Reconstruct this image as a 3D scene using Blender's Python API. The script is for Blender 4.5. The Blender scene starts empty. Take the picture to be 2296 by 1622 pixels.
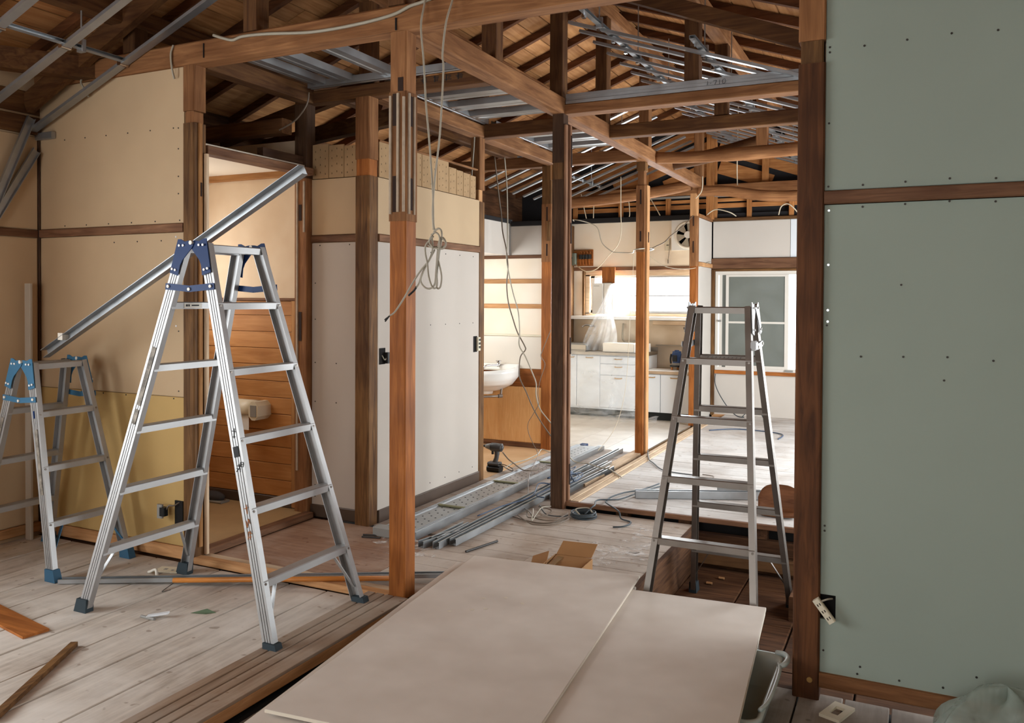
import bpy, math, random
from mathutils import Vector, Matrix
random.seed(7)
S = bpy.context.scene
COL = S.collection

# ------------------------------------------------------------------ camera
YAW, PITCH, ROLL = 0.450873, -0.0156843, 0.00502282
def cam_axes():
    cy, sy = math.cos(YAW), math.sin(YAW)
    r = Vector((cy, sy, 0)); f = Vector((-sy, cy, 0)); u = Vector((0, 0, 1))
    f2 = f*math.cos(PITCH)+u*math.sin(PITCH); u2 = u*math.cos(PITCH)-f*math.sin(PITCH)
    return r*math.cos(ROLL)+u2*math.sin(ROLL), u2*math.cos(ROLL)-r*math.sin(ROLL), f2
_r, _u, _f = cam_axes()
cd = bpy.data.cameras.new('camera'); cam = bpy.data.objects.new('camera', cd); COL.objects.link(cam)
cam.matrix_world = Matrix(((_r.x, _u.x, -_f.x, 0), (_r.y, _u.y, -_f.y, 0), (_r.z, _u.z, -_f.z, 1.5), (0, 0, 0, 1)))
cd.sensor_fit = 'HORIZONTAL'; cd.sensor_width = 36.0; cd.lens = 36*1868.4/2296
cd.shift_y = -(811-699.13)/2296; cd.clip_start = 0.05
S.camera = cam

# ------------------------------------------------------------------ world, daylight, exposure
w = bpy.data.worlds.new('sky'); S.world = w; w.use_nodes = True
w.node_tree.nodes['Background'].inputs[0].default_value = (0.92, 0.96, 1.0, 1)
w.node_tree.nodes['Background'].inputs[1].default_value = 3.0
S.view_settings.view_transform = 'Standard'; S.view_settings.look = 'None'
S.view_settings.gamma = 1.0; S.view_settings.use_curve_mapping = False
S.view_settings.exposure = 0.0
S.cycles.use_denoising = True
S.cycles.max_bounces = 7; S.cycles.diffuse_bounces = 5; S.cycles.glossy_bounces = 3; S.cycles.transparent_max_bounces = 8
S.cycles.use_adaptive_sampling = True; S.cycles.adaptive_threshold = 0.07; S.cycles.adaptive_min_samples = 24
S.cycles.caustics_reflective = False; S.cycles.caustics_refractive = False
S.cycles.sample_clamp_indirect = 6.0
def window_light(name, loc, rot, sx, sy, watts, col=(1, 1, 1)):
    l = bpy.data.lights.new(name, 'AREA'); l.shape = 'RECTANGLE'; l.size = sx; l.size_y = sy; l.energy = watts; l.color = col
    o = bpy.data.objects.new(name, l); o.location = loc; o.rotation_euler = rot; COL.objects.link(o); return o
# daylight entering the openings: garden doors of the far room, kitchen window, window of the near room; plus an added back fill
COOL = (0.86, 0.94, 1.0)
window_light('daylight_garden_doors', (0.90, 7.9, 1.15), (0, math.radians(90), 0), 2.0, 2.7, 222, COOL)
window_light('daylight_entrance_door', (0.90, 4.45, 1.05), (0, math.radians(90), 0), 2.1, 1.5, 28, COOL)
window_light('daylight_kitchen_window', (-3.3, 11.05, 1.58), (math.radians(-90), 0, 0), 1.7, 0.65, 260, COOL)
window_light('daylight_near_window', (-5.35, 0.3, 1.35), (0, math.radians(-90), 0), 1.5, 2.8, 128, COOL)
window_light('added_back_fill', (-1.6, -3.25, 1.45), (math.radians(90), 0, 0), 2.4, 1.9, 64, COOL)  # added lamp behind the camera, frontal fill for the near walls
window_light('daylight_toilet_window', (-4.93, 4.1, 1.65), (0, math.radians(-90), 0), 0.8, 0.5, 12, (0.97, 0.97, 0.97))
window_light('daylight_washroom_window', (-4.48, 6.75, 1.45), (0, math.radians(-90), 0), 0.7, 0.8, 30, (0.93, 0.97, 1.0))

# ------------------------------------------------------------------ materials
def C(h):
    h = h.lstrip('#'); o = []
    for i in (0, 2, 4):
        v = int(h[i:i+2], 16)/255; o.append(v/12.92 if v <= .04045 else ((v+.055)/1.055)**2.4)
    return (*o, 1)
MATS = {}
def _new(name):
    m = bpy.data.materials.new(name); m.use_nodes = True; nt = m.node_tree
    return m, nt, nt.nodes['Principled BSDF']
def _set(b, rough=.6, metal=0, spec=.4):
    b.inputs['Roughness'].default_value = rough; b.inputs['Metallic'].default_value = metal
    b.inputs['Specular IOR Level'].default_value = spec
def _vec(nt, scale, rnd=True):
    tc = nt.nodes.new('ShaderNodeTexCoord'); mp = nt.nodes.new('ShaderNodeMapping'); mp.inputs['Scale'].default_value = scale
    nt.links.new(tc.outputs['Object'], mp.inputs['Vector'])
    if rnd:
        oi = nt.nodes.new('ShaderNodeObjectInfo'); mu = nt.nodes.new('ShaderNodeMath'); mu.operation = 'MULTIPLY'; mu.inputs[1].default_value = 37.0
        nt.links.new(oi.outputs['Random'], mu.inputs[0]); nt.links.new(mu.outputs[0], mp.inputs['Location'])
    return mp.outputs['Vector']
def _noise(nt, vec, scale, detail=4, dist=0., rough=.55):
    n = nt.nodes.new('ShaderNodeTexNoise'); n.inputs['Scale'].default_value = scale; n.inputs['Detail'].default_value = detail
    n.inputs['Distortion'].default_value = dist; n.inputs['Roughness'].default_value = rough
    nt.links.new(vec, n.inputs['Vector']); return n.outputs['Fac']
def _ramp(nt, fac, stops):
    r = nt.nodes.new('ShaderNodeValToRGB'); e = r.color_ramp.elements
    e[0].position, e[0].color = stops[0]; e[1].position, e[1].color = stops[-1]
    for p, c in stops[1:-1]:
        x = e.new(p); x.color = c
    nt.links.new(fac, r.inputs['Fac']); return r.outputs['Color']
def _mix(nt, fac, a, b, mode='MIX'):
    m = nt.nodes.new('ShaderNodeMix'); m.data_type = 'RGBA'; m.blend_type = mode
    for s, v in ((m.inputs[0], fac), (m.inputs[6], a), (m.inputs[7], b)):
        if hasattr(v, 'links') or hasattr(v, 'is_output'): nt.links.new(v, s)
        else: s.default_value = v
    return m.outputs[2]
def _bump(nt, b, h, strength=.2, dist=.01):
    n = nt.nodes.new('ShaderNodeBump'); n.inputs['Strength'].default_value = strength; n.inputs['Distance'].default_value = dist
    nt.links.new(h, n.inputs['Height']); nt.links.new(n.outputs['Normal'], b.inputs['Normal'])
def _bright(nt, col, lo=.82, hi=1.15):
    oi = nt.nodes.new('ShaderNodeObjectInfo'); mr = nt.nodes.new('ShaderNodeMapRange'); mr.inputs[3].default_value = lo; mr.inputs[4].default_value = hi
    nt.links.new(oi.outputs['Random'], mr.inputs[0])
    hs = nt.nodes.new('ShaderNodeHueSaturation'); nt.links.new(mr.outputs[0], hs.inputs['Value']); nt.links.new(col, hs.inputs['Color'])
    return hs.outputs['Color']
def wood(name, dark, light, axis, rough=.6, stain=None, var=.16, k=1.0):
    key = name+axis
    if key in MATS: return MATS[key]
    m, nt, b = _new(key); _set(b, min(1, rough+.1), 0, .14)
    sc = {'X': (1.1*k, 13*k, 13*k), 'Y': (13*k, 1.1*k, 13*k), 'Z': (13*k, 13*k, 1.1*k)}[axis]
    v = _vec(nt, sc); n = _noise(nt, v, 2.6, 3, .8, .6)
    col = _ramp(nt, n, [(.28, C(dark)), (.72, C(light))])
    n2 = _noise(nt, _vec(nt, (2.2, 2.2, 2.2)), 1.6, 1)
    col = _mix(nt, _ramp(nt, n2, [(.38, (0, 0, 0, 1)), (.75, (.55, .55, .55, 1))]), col, C(stain or dark))
    col = _bright(nt, col, 1-var, 1+var)
    nt.links.new(col, b.inputs['Base Color']); _bump(nt, b, n, .25, .006)
    MATS[key] = m; return m
def plain(name, col, rough=.6, metal=0, spec=.4, noise=0., ns=6, bump=0., bs=60, tint=None):
    if name in MATS: return MATS[name]
    m, nt, b = _new(name); _set(b, rough, metal, spec); b.inputs['Base Color'].default_value = C(col)
    if noise:
        n = _noise(nt, _vec(nt, (1, 1, 1)), ns, 2); c2 = tint or col
        a = C(col); d = C(c2) if tint else tuple(x*(1-noise) for x in a[:3])+(1,)
        nt.links.new(_ramp(nt, n, [(.3, d), (.7, a)]), b.inputs['Base Color'])
    if bump:
        _bump(nt, b, _noise(nt, _vec(nt, (1, 1, 1)), bs, 1), bump, .004)
    MATS[name] = m; return m
def dusty(name, base_d, base_l, dust, axis, amount=(.35, .7), rough=.75):
    key = name+axis
    if key in MATS: return MATS[key]
    m, nt, b = _new(key); _set(b, rough, 0, .25)
    sc = {'X': (1, 12, 12), 'Y': (12, 1, 12)}[axis]
    n = _noise(nt, _vec(nt, sc), 2.5, 3, .6, .6); col = _ramp(nt, n, [(.3, C(base_d)), (.7, C(base_l))])
    n2 = _noise(nt, _vec(nt, (1, 1, 1), False), 2.3, 5, .4, .62)
    f = _ramp(nt, n2, [(amount[0], (.15, .15, .15, 1)), (amount[1], (.9, .9, .9, 1))])
    col = _mix(nt, f, col, C(dust))
    n3 = _noise(nt, _vec(nt, (1, 1, 1), False), 19, 1); sp = _ramp(nt, n3, [(.71, (0, 0, 0, 1)), (.76, (.7, .7, .7, 1))])
    col = _mix(nt, sp, col, C(base_d)); col = _bright(nt, col, .93, 1.06)
    nt.links.new(col, b.inputs['Base Color']); _bump(nt, b, n, .2, .004)
    MATS[key] = m; return m
def metal(name, col, rough, axis=None, noise=.15, mtl=1.0):
    if name in MATS: return MATS[name]
    m, nt, b = _new(name); _set(b, rough, mtl, .5)
    sc = {'X': (1, 30, 30), 'Y': (30, 1, 30), 'Z': (30, 30, 1), None: (4, 4, 4)}[axis]
    n = _noise(nt, _vec(nt, sc), 2.0, 2); a = C(col)
    nt.links.new(_ramp(nt, n, [(.3, tuple(x*(1-noise) for x in a[:3])+(1,)), (.7, a)]), b.inputs['Base Color'])
    mr = nt.nodes.new('ShaderNodeMapRange'); mr.inputs[3].default_value = rough-.08; mr.inputs[4].default_value = rough+.12
    nt.links.new(n, mr.inputs[0]); nt.links.new(mr.outputs[0], b.inputs['Roughness'])
    MATS[name] = m; return m
def film(name, col, clear, rough=.25, ns=5, var=.16, bump=.5):
    m, nt, b = _new(name); _set(b, rough, 0, .6); b.inputs['Base Color'].default_value = C(col)
    out = nt.nodes['Material Output']; tr = nt.nodes.new('ShaderNodeBsdfTransparent'); tl = nt.nodes.new('ShaderNodeBsdfTranslucent')
    tl.inputs[0].default_value = C(col)
    a1 = nt.nodes.new('ShaderNodeMixShader'); a1.inputs[0].default_value = .3; nt.links.new(b.outputs[0], a1.inputs[1]); nt.links.new(tl.outputs[0], a1.inputs[2])
    a2 = nt.nodes.new('ShaderNodeMixShader')
    n = _noise(nt, _vec(nt, (1, 1, 1)), ns, 2, 1.2)
    mr = nt.nodes.new('ShaderNodeMapRange'); mr.inputs[1].default_value = .3; mr.inputs[2].default_value = .7
    mr.inputs[3].default_value = max(0, clear-var); mr.inputs[4].default_value = min(1, clear+var)
    nt.links.new(n, mr.inputs[0]); nt.links.new(mr.outputs[0], a2.inputs[0])
    nt.links.new(a1.outputs[0], a2.inputs[1]); nt.links.new(tr.outputs[0], a2.inputs[2]); nt.links.new(a2.outputs[0], out.inputs['Surface'])
    _bump(nt, b, n, bump, .02); MATS[name] = m; return m

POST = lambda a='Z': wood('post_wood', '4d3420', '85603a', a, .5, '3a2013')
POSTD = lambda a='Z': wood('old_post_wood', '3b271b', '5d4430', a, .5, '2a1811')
POSTL = lambda a='Z': wood('varnished_post_wood', '7d4822', 'b57038', a, .45, '6b3c1c')
RAW = lambda a='Z': wood('raw_wood', 'a3754c', 'cf9f70', a, .7, '8a5f3c')
PALE = lambda a='Z': wood('pale_wood', 'b59a7e', 'd9c2a4', a, .75, 'a0856a')
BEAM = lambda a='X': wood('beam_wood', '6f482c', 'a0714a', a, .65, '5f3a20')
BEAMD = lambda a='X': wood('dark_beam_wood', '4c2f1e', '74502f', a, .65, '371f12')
RAFT = lambda a='X': wood('rafter_wood', '4c2d1a', '75492b', a, .7, '3a2113')
RBRD = lambda a='Y': wood('roof_board_wood', '99653c', 'cb9460', a, .75, '7a4c2a', .2, .6)
TRIM = lambda a='X': wood('trim_wood', '5c3f2d', '8c664b', a, .55, '492a1b')
SLAT = lambda a='X': wood('slat_wood', '9c6336', 'cc9058', a, .7, '7d4c28')
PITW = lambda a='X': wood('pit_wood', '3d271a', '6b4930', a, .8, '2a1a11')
JOIN = lambda a='X': wood('joinery_wood', '9a693f', 'c4935f', a, .6, '85572f')
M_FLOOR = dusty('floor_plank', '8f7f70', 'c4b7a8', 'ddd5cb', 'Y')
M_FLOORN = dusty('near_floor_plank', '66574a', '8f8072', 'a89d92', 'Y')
M_HALL = dusty('hall_plank', '86705d', 'ab9885', 'c2b6aa', 'X', (.3, .62))
M_PLAT = dusty('platform_plank', '94867a', 'bbb0a6', 'd2cec9', 'X', (.3, .6))
M_WASHF = plain('plywood_floor', 'd8b48a', .6, noise=.15, ns=3, tint='c59d72')
M_TOILF = plain('toilet_floor_vinyl', 'b09268', .5, noise=.1, ns=9)
M_TILE = plain('vinyl_tile', 'd6cfc4', .45, noise=.1, ns=4, tint='c4bbae')
M_BEIGE = plain('beige_plasterboard', 'c2a683', .85, noise=.07, ns=3, bump=.05, bs=90)
M_BEIGE2 = plain('tan_plasterboard', 'bf9d63', .85, noise=.08, ns=3, bump=.05, bs=90)
M_CREAM = plain('cream_wallpaper', 'dcc6a8', .85, noise=.08, ns=4, tint='d2b898', bump=.08, bs=140)
M_CREAMK = plain('kitchen_wallpaper', 'f0e4d2', .8, noise=.1, ns=2, tint='e8d5bb', bump=.05, bs=120)
M_WHITEP = plain('white_plasterboard', 'c9c0b5', .85, noise=.04, ns=3, bump=.04, bs=90)
M_CLOSET = plain('closet_plasterboard', 'c2b7ab', .85, noise=.04, ns=3, bump=.04, bs=90)
M_GREEN = plain('green_plasterboard', '949d90', .8, noise=.05, ns=2, bump=.04, bs=90)
M_BOARD = plain('grey_plasterboard', 'd8cdc1', .85, noise=.05, ns=5, tint='cdc1b4', bump=.04, bs=80)
M_BEDGE = plain('plasterboard_edge', 'd6cbb8', .9)
M_LATH = plain('lath_board', 'b08f68', .9, noise=.15, ns=12)
M_PANEL = wood('toilet_panel', 'a8713f', 'c48e58', 'X', .45, '9a6435', .06, .8)
M_MELA = wood('orange_melamine', 'dda468', 'ecbd84', 'Z', .4, 'dda468', .02, 2.2)
M_STEEL = metal('galvanised_steel', 'aeb0b1', .38, None, .18, .82)
M_ALU = metal('aluminium', 'aeacaa', .50, None, .12, .75)
M_ALUD = metal('worn_aluminium', '8b8279', .40, None, .2, .8)
M_BLUE = plain('blue_paint', '17305c', .5, spec=.2)
M_LBLUE = plain('light_blue_paint', '41708f', .5, spec=.2)
M_RUB = plain('dark_rubber', '273339', .7)
M_RUBB = plain('blue_rubber', '2e5670', .7)
M_BLACK = plain('black_plastic', '141312', .45)
M_MORT = plain('mortise_shadow', '2e1c12', .9)
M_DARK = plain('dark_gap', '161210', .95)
M_PAPER = plain('roofing_felt', '201e1f', .9)
M_GCAB = plain('grey_cable_sheath', 'a39a88', .5)
M_KCAB = plain('dark_cable_sheath', '3a4246', .5)
M_BCAB = plain('blue_grey_cable_sheath', '3f5068', .5)
M_WCAB = plain('pale_cable_sheath', 'cdbfa5', .5)
M_BRCAB = plain('brown_cable_sheath', '6d5f50', .5)
M_CARD = plain('cardboard', 'a5794c', .85, noise=.08, ns=8)
M_CABW = plain('cabinet_white', 'dfe3e6', .4, noise=.03, ns=3)
M_WPL = plain('white_plastic', 'e4ddcf', .45)
M_IVORY = plain('ivory_plastic', 'd9cfb6', .45)
M_CER = plain('white_ceramic', 'eeeae2', .15, spec=.6)
M_CHROME = metal('chrome', 'd8d8da', .14)
M_SS = metal('stainless', 'b9b3aa', .38)
M_SPLK = plain('kitchen_splash_panel', 'd4c5b0', .35, .25, noise=.2, ns=3, tint='bda98f')
M_SPL = plain('splash_panel', 'e2d8c9', .28, noise=.1, ns=2)
M_BRASS = plain('brass_handle', 'c59a5c', .35, .6)
M_GREY = plain('grey_paint', '8d8a84', .5)
M_ORANGE = plain('orange_pole', 'c27a35', .45)
M_WHITE = plain('white_paint', 'efefec', .4)
M_FRAMEW = plain('white_sash', 'd6cfc4', .35, spec=.5)
M_GLASSG = film('green_obscure_glass', '6d7066', .12, .25, 2, .03, .03)
M_GLASSC = film('clear_pane', 'f5f8fa', .96, .1, 2, .02, 0)
M_FILM = film('plastic_film', 'f4f5f5', .80, .25, 3, .14, .25)
M_FILMW = film('hanging_plastic_film', 'f0f0ef', .62, .25, 3, .15, .15)
M_BAG = film('green_bag_film', 'a7b2a6', .45, .25, 9)
M_TUB = plain('pale_tub_plastic', 'bac5c1', .35, spec=.5)
M_INK = plain('black_ink', '1a1a1c', .7)
M_OINK = plain('orange_ink', 'b0682f', .7)
M_STICK = plain('worn_sticker', 'a49a8c', .7, noise=.5, ns=30, tint='5f584f')
M_SCREW = plain('screw_head', '3c3630', .5, .5)
M_SCREWB = plain('bright_screw_head', 'd8d8d8', .3, .8)

# ------------------------------------------------------------------ mesh helpers
class MB:
    def __init__(s): s.v = []; s.f = []
    def add(s, v, f):
        n = len(s.v); s.v += [tuple(p) for p in v]; s.f += [tuple(i+n for i in q) for q in f]; return s
    def box(s, x0, x1, y0, y1, z0, z1):
        return s.add([(x0, y0, z0), (x1, y0, z0), (x1, y1, z0), (x0, y1, z0), (x0, y0, z1), (x1, y0, z1), (x1, y1, z1), (x0, y1, z1)],
                     [(3, 2, 1, 0), (4, 5, 6, 7), (0, 1, 5, 4), (1, 2, 6, 5), (2, 3, 7, 6), (3, 0, 4, 7)])
    def cbox(s, x0, x1, y0, y1, z0, z1, c=.005):
        L = [x1-x0, y1-y0, z1-z0]; a = L.index(max(L)); lim = [(x0, x1), (y0, y1), (z0, z1)]
        i, j = [(1, 2), (2, 0), (0, 1)][a]
        (p0, p1), (q0, q1) = lim[i], lim[j]; c = min(c, (p1-p0)/3, (q1-q0)/3)
        poly = [(p0+c, q0), (p1-c, q0), (p1, q0+c), (p1, q1-c), (p1-c, q1), (p0+c, q1), (p0, q1-c), (p0, q0+c)]
        vs = []
        for t in lim[a]:
            for p, q in poly:
                P = [0, 0, 0]; P[a] = t; P[i] = p; P[j] = q; vs.append(P)
        return s.add(vs, [tuple(range(7, -1, -1)), tuple(range(8, 16))]+[(k, (k+1) % 8, 8+(k+1) % 8, 8+k) for k in range(8)])
    def sweep(s, prof, p, q, hint=(0, 0, 1)):
        p, q = Vector(p), Vector(q); d = (q-p).normalized(); h = Vector(hint); xa = (h-d*h.dot(d)).normalized(); ya = d.cross(xa)
        n = len(prof); vs = [o+xa*a+ya*b for o in (p, q) for a, b in prof]
        return s.add(vs, [tuple(range(n-1, -1, -1)), tuple(range(n, 2*n))]+[(k, (k+1) % n, n+(k+1) % n, n+k) for k in range(n)])
    def bar(s, p, q, h, w, hint=(0, 0, 1)):
        return s.sweep([(-h/2, -w/2), (h/2, -w/2), (h/2, w/2), (-h/2, w/2)], p, q, hint)
    def chan(s, p, q, h, w, hint=(0, 0, 1), t=.003, lip=0):
        # C channel: web of height w across, open towards +hint
        return s.sweep([(0, -w/2), (0, w/2), (h, w/2), (h, w/2-t), (t, w/2-t), (t, -w/2+t), (h, -w/2+t), (h, -w/2)][::-1], p, q, hint)
    def prism(s, poly, a, t0, t1):
        i, j = [(1, 2), (2, 0), (0, 1)][a]; n = len(poly); vs = []
        for t in (t0, t1):
            for p, q in poly:
                P = [0, 0, 0]; P[a] = t; P[i] = p; P[j] = q; vs.append(P)
        return s.add(vs, [tuple(range(n-1, -1, -1)), tuple(range(n, 2*n))]+[(k, (k+1) % n, n+(k+1) % n, n+k) for k in range(n)])
    def tube(s, pts, r, n=6, closed=False, curve=True, sub=6):
        P = [Vector(p) for p in pts]
        if curve and len(P) > 2:
            Q = []; m = len(P); rng = range(m if closed else m-1)
            for i in rng:
                if closed: a, b, c, d = P[i-1], P[i], P[(i+1) % m], P[(i+2) % m]
                else: a, b, c, d = P[max(i-1, 0)], P[i], P[i+1], P[min(i+2, m-1)]
                for k in range(sub):
                    t = k/sub
                    Q.append(.5*((2*b)+(c-a)*t+(2*a-5*b+4*c-d)*t*t+(3*b-a-3*c+d)*t**3))
            if not closed: Q.append(P[-1])
            P = Q
        m = len(P); T = [((P[(i+1) % m] if closed else P[min(i+1, m-1)])-(P[i-1] if (closed or i) else P[0])).normalized() for i in range(m)]
        u = T[0].orthogonal().normalized(); vs = []
        for i in range(m):
            u = (u-T[i]*u.dot(T[i])); u = u.normalized() if u.length > 1e-6 else T[i].orthogonal().normalized()
            v = T[i].cross(u); rr = r[i*len(r)//m] if isinstance(r, (list, tuple)) else r
            vs += [P[i]+(u*math.cos(2*math.pi*k/n)+v*math.sin(2*math.pi*k/n))*rr for k in range(n)]
        f = []
        for i in range(m if closed else m-1):
            a, b = i*n, ((i+1) % m)*n
            f += [(a+k, a+(k+1) % n, b+(k+1) % n, b+k) for k in range(n)]
        if not closed: f += [tuple(range(n-1, -1, -1)), tuple(range((m-1)*n, m*n))]
        return s.add(vs, f)
    def cyl(s, p, q, r, n=12, r2=None):
        p, q = Vector(p), Vector(q); d = (q-p).normalized(); u = d.orthogonal().normalized(); v = d.cross(u); r2 = r if r2 is None else r2
        vs = [o+(u*math.cos(2*math.pi*k/n)+v*math.sin(2*math.pi*k/n))*R for o, R in ((p, r), (q, r2)) for k in range(n)]
        return s.add(vs, [tuple(range(n-1, -1, -1)), tuple(range(n, 2*n))]+[(k, (k+1) % n, n+(k+1) % n, n+k) for k in range(n)])
    def grid(s, fn, nu, nv):
        vs = [fn(i/nu, j/nv) for j in range(nv+1) for i in range(nu+1)]; w_ = nu+1
        return s.add(vs, [(j*w_+i, j*w_+i+1, (j+1)*w_+i+1, (j+1)*w_+i) for j in range(nv) for i in range(nu)])
    def ell(s, c, r, nu=14, nv=9):
        cx, cy, cz = c; rx, ry, rz = r
        return s.grid(lambda a, b: (cx+rx*math.cos(2*math.pi*a)*math.sin(math.pi*b), cy+ry*math.sin(2*math.pi*a)*math.sin(math.pi*b), cz-rz*math.cos(math.pi*b)), nu, nv)
    def xf(s, m):
        s.v = [tuple(m @ Vector(p)) for p in s.v]; return s
    def build(s, name, mat, parent=None, label=None, cat=None, group=None, kind=None, smooth=False, local=False, thick=0):
        me = bpy.data.meshes.new(name); o = bpy.data.objects.new(name, me); COL.objects.link(o)
        if parent is not None:
            off = Vector((0, 0, 0)) if local else world_loc(parent); o.parent = parent
        else:
            xs, ys, zs = zip(*s.v); off = Vector(((min(xs)+max(xs))/2, (min(ys)+max(ys))/2, min(zs))); o.location = off
        me.from_pydata([tuple(Vector(p)-off) for p in s.v], [], s.f); me.materials.append(mat)
        if smooth: me.polygons.foreach_set('use_smooth', [True]*len(me.polygons))
        me.update()
        if thick:
            md = o.modifiers.new('thickness', 'SOLIDIFY'); md.thickness = thick
        tag(o, label, cat, group, kind); return o
def world_loc(o):
    p = Vector(o.location); q = o.parent
    while q is not None: p = p+Vector(q.location); q = q.parent
    return p
def tag(o, label=None, cat=None, group=None, kind=None):
    for k, v in (('label', label), ('category', cat), ('group', group), ('kind', kind)):
        if v: o[k] = v
    return o
def empty(name, loc, label=None, cat=None, group=None, kind=None, rz=0):
    o = bpy.data.objects.new(name, None); o.empty_display_size = .1; COL.objects.link(o); o.location = loc; o.rotation_euler = (0, 0, rz)
    return tag(o, label, cat, group, kind)
def B(*a): return MB().box(*a)
def CB(*a, **k): return MB().cbox(*a, **k)

# ================================================================== STRUCTURE
ZB = 2.83            # underside of all main beams
XR, ZR = -2.34, 3.95  # ridge
def roof_z(x): return ZR-(.375*(XR-x) if x < XR else .35*(x-XR))

# ---- floors
def floor_root(label): return empty('floor', (0, 0, 0), label, 'floor', None, 'structure')
fl = floor_root('dusty wide plank floor of the room with the two blue-topped ladders')
B(-5.2, -2.27, -3, 3.5, -.34, -.085).build('subfloor', M_DARK, fl)
x = -2.515; k = 0
while x > -5.15:
    x0 = max(x-.25, -5.12); dz = random.uniform(-.0015, .0015)
    CB(x0+.0045, x-.0045, -3, 3.495, -.07, -.04+dz, c=.003).build('floor_board', M_FLOOR, fl); x -= .25
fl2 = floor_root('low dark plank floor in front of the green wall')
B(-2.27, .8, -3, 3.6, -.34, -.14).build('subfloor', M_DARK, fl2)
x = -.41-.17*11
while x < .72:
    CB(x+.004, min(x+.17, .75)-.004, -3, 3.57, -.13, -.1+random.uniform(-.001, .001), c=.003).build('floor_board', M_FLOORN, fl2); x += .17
fl3 = floor_root('worn plank floor of the central hall')
B(-3.72, -1.32, 3.6, 5.62, -.30, -.06).build('subfloor', M_DARK, fl3)
B(-4.4, -2.36, 5.62, 8.0, -.30, -.06).build('subfloor', M_DARK, fl3)
y = 3.62
while y < 7.9:
    xa = -3.71 if y < 4.5 else -3.25
    xb = -1.31 if y < 5.5 else -2.37
    y1 = min(y+.14, 5.6) if y < 5.6 else y+.14
    if y < 4.5: xa = -2.66
    cut = random.uniform(xa+.5, xb-.3)
    for a_, b_ in ((xa, cut), (cut, xb)):
        CB(a_+.001, b_-.001, y+.0025, y1-.0025, -.045, -.02+random.uniform(-.001, .001), c=.002).build('floor_board', M_HALL, fl3)
    y = y1
M_PLY = dusty('stained_plywood', '6d4630', '8f6a50', 'b09a88', 'X', (.42, .75))
B(-3.71, -2.665, 3.625, 4.55, -.045, -.019).build('plywood_sheet', M_PLY, fl3)
B(-4.5, -3.255, 6.15, 7.72, -.045, -.02).build('plywood_sheet', M_WASHF, fl3)
fl4 = floor_root('pale vinyl tile floor of the kitchen')
B(-4.5, -2.42, 7.9, 10.9, -.2, -.032).build('subfloor', M_WASHF, fl4)
for i in range(5):
    for j in range(7):
        x0 = -4.5+i*.42; y0 = 7.95+j*.42
        CB(x0+.0015, min(x0+.42, -2.42)-.0015, y0+.0015, min(y0+.42, 10.88)-.0015, -.032, -.02, c=.001).build('tile', M_TILE, fl4)
fl5 = floor_root('raised pale plank floor of the sunlit room beyond the pit')
B(-2.30, .8, 5.72, 10.9, -.3, -.02).build('subfloor', M_DARK, fl5)
y = 5.62
while y < 10.7:
    CB(-2.17, .78, y+.003, y+.18-.003, -.01, .03+random.uniform(-.001, .001), c=.002).build('floor_board', M_PLAT, fl5); y += .18
CB(-2.28, .78, 5.585, 5.618, -.002, .031, c=.004).build('edge_board', TRIM('X'), fl5)
CB(-2.285, -2.235, 5.62, 9.9, -.01, .04).build('edge_strip', PALE('Y'), fl5)
CB(-2.232, -2.175, 5.62, 9.9, -.01, .036).build('edge_strip', PALE('Y'), fl5)
for xx in (-1.9, -1.45, -.95, -.45, .1):
    CB(xx, xx+.09, 5.63, 5.72, -.3, -.012).build('joist', PITW('Y'), fl5)
# pale planks left lying on the hall side of that edge
CB(-2.50, -2.385, 6.3, 8.0, -.022, .004).build('edge_plank', PALE('Y'), fl5)
# ---- the pit
pit = floor_root('sunken dark wood crawl space below the silver ladder')
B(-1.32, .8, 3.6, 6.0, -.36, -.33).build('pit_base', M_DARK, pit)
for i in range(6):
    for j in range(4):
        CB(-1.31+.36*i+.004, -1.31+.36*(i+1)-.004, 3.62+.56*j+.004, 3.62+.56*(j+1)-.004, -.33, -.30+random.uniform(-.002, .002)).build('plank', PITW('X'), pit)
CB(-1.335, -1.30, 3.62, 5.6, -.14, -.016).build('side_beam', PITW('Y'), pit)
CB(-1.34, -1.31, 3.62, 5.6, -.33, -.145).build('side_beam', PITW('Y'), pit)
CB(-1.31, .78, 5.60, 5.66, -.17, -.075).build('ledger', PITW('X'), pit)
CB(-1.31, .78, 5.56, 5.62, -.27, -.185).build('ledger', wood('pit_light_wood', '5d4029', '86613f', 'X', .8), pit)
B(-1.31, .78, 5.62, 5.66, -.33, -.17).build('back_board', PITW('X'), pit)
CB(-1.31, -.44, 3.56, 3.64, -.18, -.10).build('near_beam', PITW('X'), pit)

gr = empty('ground', (-2, 4, -.5), 'bare dark soil and foundation below the house', 'ground', None, 'structure')
B(-5.3, 1.0, -3.2, 11.0, -.65, -.46).build('soil', M_DARK, gr)
B(-5.25, -5.1, -3.15, 10.9, -.5, -.25).box(.8, .95, -3.15, 10.9, -.5, -.3).box(-5.25, .95, -3.15, -3.0, -.5, -.25).box(-5.25, .95, 10.78, 10.9, -.5, -.25).build('footing', M_GREY, gr)
B(-5.1, -3.72, 3.49, 3.62, -.4, -.045).box(-3.8, -3.70, 3.6, 4.7, -.4, -.03).box(-3.72, -1.32, 3.495, 3.61, -.4, -.06).build('sill_bearer', PITW('X'), gr)
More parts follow.
